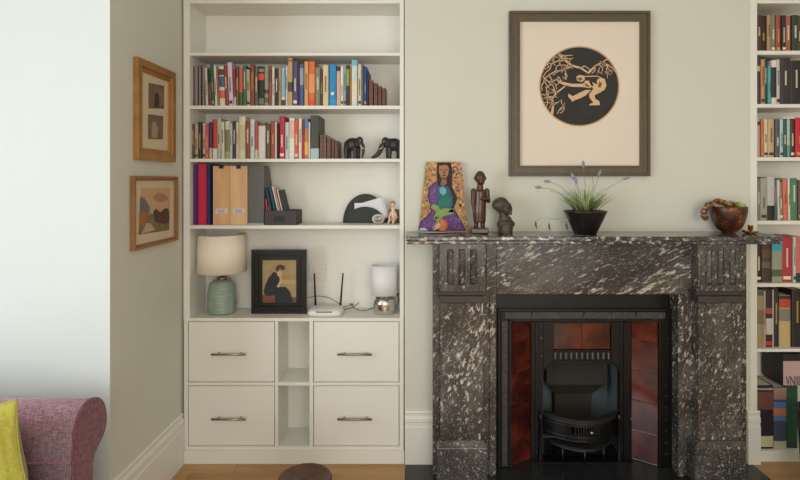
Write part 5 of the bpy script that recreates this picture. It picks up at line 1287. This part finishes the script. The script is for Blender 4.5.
# dried berries garland and green glass
t_ = thing('dried_garland', 'garland of dried berries and leaves spilling over the left rim of the bowl', 'garland', (cx-0.03, D, ZM+hh*0.6))
rnd = random.Random(5); bc = [(176, 120, 66), (70, 58, 66), (120, 70, 44), (200, 160, 110), (96, 92, 60)]
bm = [MB() for _ in bc]
path = [(738, 205), (728, 203.5), (724, 203), (718, 200.5), (714, 202.5), (711, 204), (707, 207), (704.5, 210), (703, 215), (705, 219)]
for k in range(150):
    f_ = rnd.random()*(len(path)-1.001); i_ = int(f_); f_ -= i_
    px_ = path[i_][0]*(1-f_)+path[i_+1][0]*f_+rnd.uniform(-1.6, 1.6); py_ = path[i_][1]*(1-f_)+path[i_+1][1]*f_+rnd.uniform(-1.4, 1.4)
    r_ = rnd.uniform(0.006, 0.0115); v = P(px_, py_, D-0.01+rnd.uniform(-0.03, 0.03) if px_ > 712 else D-0.01+rnd.uniform(-0.012, 0.012))
    q_ = rnd.randrange(len(bc)) if px_ > 710 else rnd.choice([1, 1, 4, 1, 0]); bm[q_].ell(v, (r_, r_, r_*0.9), 8, 6)
for c2, mm in zip(bc, bm): stuff(mm.build('berries', mat(c2, 0.45), t_))
for (px_, py_, a) in ((713, 206.5, 2.9), (707.5, 212, 3.6), (727, 202.5, 0.5), (734, 203.5, 0.2), (709, 204, 2.5)):
    p0 = P(px_, py_, D-0.045); p1 = p0+Vector((math.cos(a)*0.03, -0.004, math.sin(a)*0.014)); m = MB(); m.tube([p0, (p0+p1)/2+Vector((0, -0.003, 0.004)), p1], [0.002, 0.009, 0.001], 8, flat=0.3); m.build('leaf', mat((132, 134, 92), 0.6), t_)
o = MB(); o.ell(P(741.3, 206, D), (0.024, 0.022, 0.015), 16, 10); o = o.build('glass_pebble', mat((160, 186, 104), 0.08, coat=1.0)); tag(o, 'shiny pale green glass ornament resting in the bowl at its right rim', 'ornament')
# brass chamberstick
D = 2.60; cx = X(750.5, D)
t_ = thing('brass_candlestick', 'small brass candle holder with a saucer at the right end of the mantel', 'candlestick', (cx, D, ZM))
MB().shell([(0.0003, 0.0008), (0.022, 0.0008), (0.036, 0.008), (0.037, 0.011), (0.022, 0.005), (0.0003, 0.005)], (cx, D, ZM), 32).build('saucer', M_brass, t_)
MB().shell([(0.0003, 0.0052), (0.008, 0.0052), (0.005, 0.013), (0.011, 0.018), (0.012, 0.036), (0.014, 0.040), (0.010, 0.040), (0.009, 0.020), (0.0003, 0.020)], (cx, D, ZM), 24).build('cup', M_brass, t_)
MB().tube([(cx-0.034, D, ZM+0.009), (cx-0.041, D-0.01, ZM+0.012), (cx-0.047, D-0.02, ZM+0.018)], [0.004, 0.005, 0.006], 8, flat=0.4).build('handle', M_brass, t_)

# ------------------------------------------------------------ sofa, cushions, stool
sx1 = -1.10; sx0 = -2.02
sf = thing('sofa', 'mauve woven fabric sofa with scroll arm in the lower left corner', 'sofa', (-1.55, 0.95, 0))
def armprof(flip=False):
    pts = [(1.705, 0.06), (1.700, 0.50), (1.702, 0.56), (1.706, 0.63), (1.722, 0.675), (1.750, 0.702), (1.785, 0.712), (1.822, 0.704), (1.853, 0.676), (1.868, 0.636), (1.868, 0.598), (1.852, 0.566), (1.824, 0.545), (1.800, 0.524), (1.790, 0.495), (1.788, 0.06)]
    out = []; P_ = pts
    for i_ in range(len(P_)):
        out.append(P_[i_])
        if 1 <= i_ < len(P_)-2:
            p0, p1, p2, p3 = P_[i_-1], P_[i_], P_[i_+1], P_[min(i_+2, len(P_)-1)]
            for t in (0.33, 0.67):
                q_ = [0.5*(2*p1[k]+(p2[k]-p0[k])*t+(2*p0[k]-5*p1[k]+4*p2[k]-p3[k])*t*t+(3*p1[k]-p0[k]-3*p2[k]+p3[k])*t**3) for k in (0, 1)]
                if 1 < i_ < len(P_)-3: out.append(tuple(q_))
    pts = [(a, c2-0.016 if c2 > 0.3 else c2) for a, c2 in out]
    return [(2*0.95-a, c2) for a, c2 in pts] if flip else pts
for fl_ in (False, True):
    pr = armprof(fl_)
    a_ = MB().prism(pr, 'x', sx0+0.0, sx1-0.012, smooth=True).build('arm', M_sofa, sf)
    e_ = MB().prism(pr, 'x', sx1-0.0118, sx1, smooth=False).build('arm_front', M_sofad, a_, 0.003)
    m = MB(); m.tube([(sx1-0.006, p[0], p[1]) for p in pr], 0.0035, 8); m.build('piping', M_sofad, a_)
m = MB(); m.tube([(sx0, 1.7005, 0.53), (sx1-0.01, 1.7005, 0.53)], 0.0035, 8); m.build('seam', M_sofa, sf)
MB().box(sx0, sx1-0.03, 0.201, 1.699, 0.08, 0.30).build('base', M_sofa, sf, 0.01)
MB().box(sx0+0.22, sx1+0.0, 0.204, 0.948, 0.302, 0.445).build('seat_cushion', M_sofa, sf, 0.03, seg=4); MB().box(sx0+0.22, sx1+0.0, 0.952, 1.696, 0.302, 0.445).build('seat_cushion', M_sofa, sf, 0.03, seg=4)
MB().box(sx0, sx0+0.218, 0.201, 1.699, 0.302, 0.74).build('backrest', M_sofa, sf, 0.04, seg=4)
for (a_, c2) in ((sx0+0.08, 0.26), (sx1-0.1, 0.26), (sx0+0.08, 1.64), (sx1-0.1, 1.64)):
    MB().lathe([(0.018, 0.0), (0.028, 0.079)], (a_, c2, 0.0008), 14).build('leg', M_dwood, sf)
def cushion(label, c, w_, h_, th, rot, grp='yellow cushions on the sofa'):
    n = 18; vs = []; fs = []
    for side in (1, -1):
        for i_ in range(n+1):
            for j in range(n+1):
                u, v = i_/n*2-1, j/n*2-1
                pinch = 1-0.10*(1-abs(u))*abs(v)**6*0-0.0
                fx = u*(1-0.09*(1-v*v)*abs(u)**3); fz = v*(1-0.09*(1-u*u)*abs(v)**3)
                d = (max(0, 1-u**4)*max(0, 1-v**4))**0.55
                vs.append(Vector((fx*w_/2, side*(d*th/2+0.002)+0.006*math.sin(u*4+v*3)*d, fz*h_/2)))
    N = (n+1)**2
    for i_ in range(n):
        for j in range(n):
            a_ = i_*(n+1)+j; q_ = (a_, a_+1, a_+n+2, a_+n+1); fs.append(q_[::-1]); fs.append(tuple(N+k for k in q_))
    edge = [i_*(n+1) for i_ in range(n)]+[n*(n+1)+j for j in range(n)]+[i_*(n+1)+n for i_ in range(n, 0, -1)]+[j for j in range(n, 0, -1)]
    for k in range(len(edge)):
        a_, b_ = edge[k], edge[(k+1) % len(edge)]; fs.append((a_, b_, N+b_, N+a_))
    m = MB(); m.xf = Matrix.Translation(c) @ rot; m.add(vs, fs, smooth=True)
    o = m.build('cushion', M_yellow); tag(o, label, 'cushion', grp)
    for v in o.data.vertices: v.co -= Vector(c)
    o.location = c
    pp = MB(); pp.xf = m.xf; pp.tube([vs[k] for k in edge]+[vs[edge[0]]], 0.003, 6); pp.build('piping', M_yellow, o)
    return o
R_ = lambda x, y, z: Matrix.Rotation(z, 4, 'Z') @ Matrix.Rotation(y, 4, 'Y') @ Matrix.Rotation(x, 4, 'X')
cushion('mustard yellow cushion leaning upright against the inside of the sofa arm', (-1.354, 1.585, 0.598), 0.36, 0.285, 0.11, R_(math.radians(-6), math.radians(-13), 0))
cushion('second mustard cushion lying low on the seat in front of the upright one', (-1.29, 1.41, 0.512), 0.46, 0.21, 0.11, R_(math.radians(80), 0, 0.1))
# stool
cx, D, zs_ = X(304.8, 2.04), 2.04, 0.30
t_ = thing('round_stool', 'small round dark wooden stool with dished seat on the floor before the cabinet', 'stool', (cx, D, 0))
m = MB(); R0 = 0.104
m.shell([(0.0003, zs_-0.050), (R0*0.7, zs_-0.046), (R0*0.95, zs_-0.034), (R0, zs_-0.018), (R0*0.985, zs_-0.005), (R0*0.93, zs_), (R0*0.84, zs_-0.003), (R0*0.5, zs_-0.010), (0.0003, zs_-0.012)], (cx, D, 0), 48)
m.build('seat', mat((84, 58, 46), 0.4, noise=0.4, nscale=14, bump=0.2, bscale=30), t_)
for k in range(3):
    a = 2*PI*k/3+0.5; m = MB(); m.tube([(cx+0.055*math.cos(a), D+0.055*math.sin(a), zs_-0.045), (cx+0.095*math.cos(a), D+0.095*math.sin(a), 0.004)], [0.018, 0.013], 12); m.build('leg', mat((84, 58, 46), 0.4, noise=0.4, nscale=14, bump=0.2, bscale=30), t_)
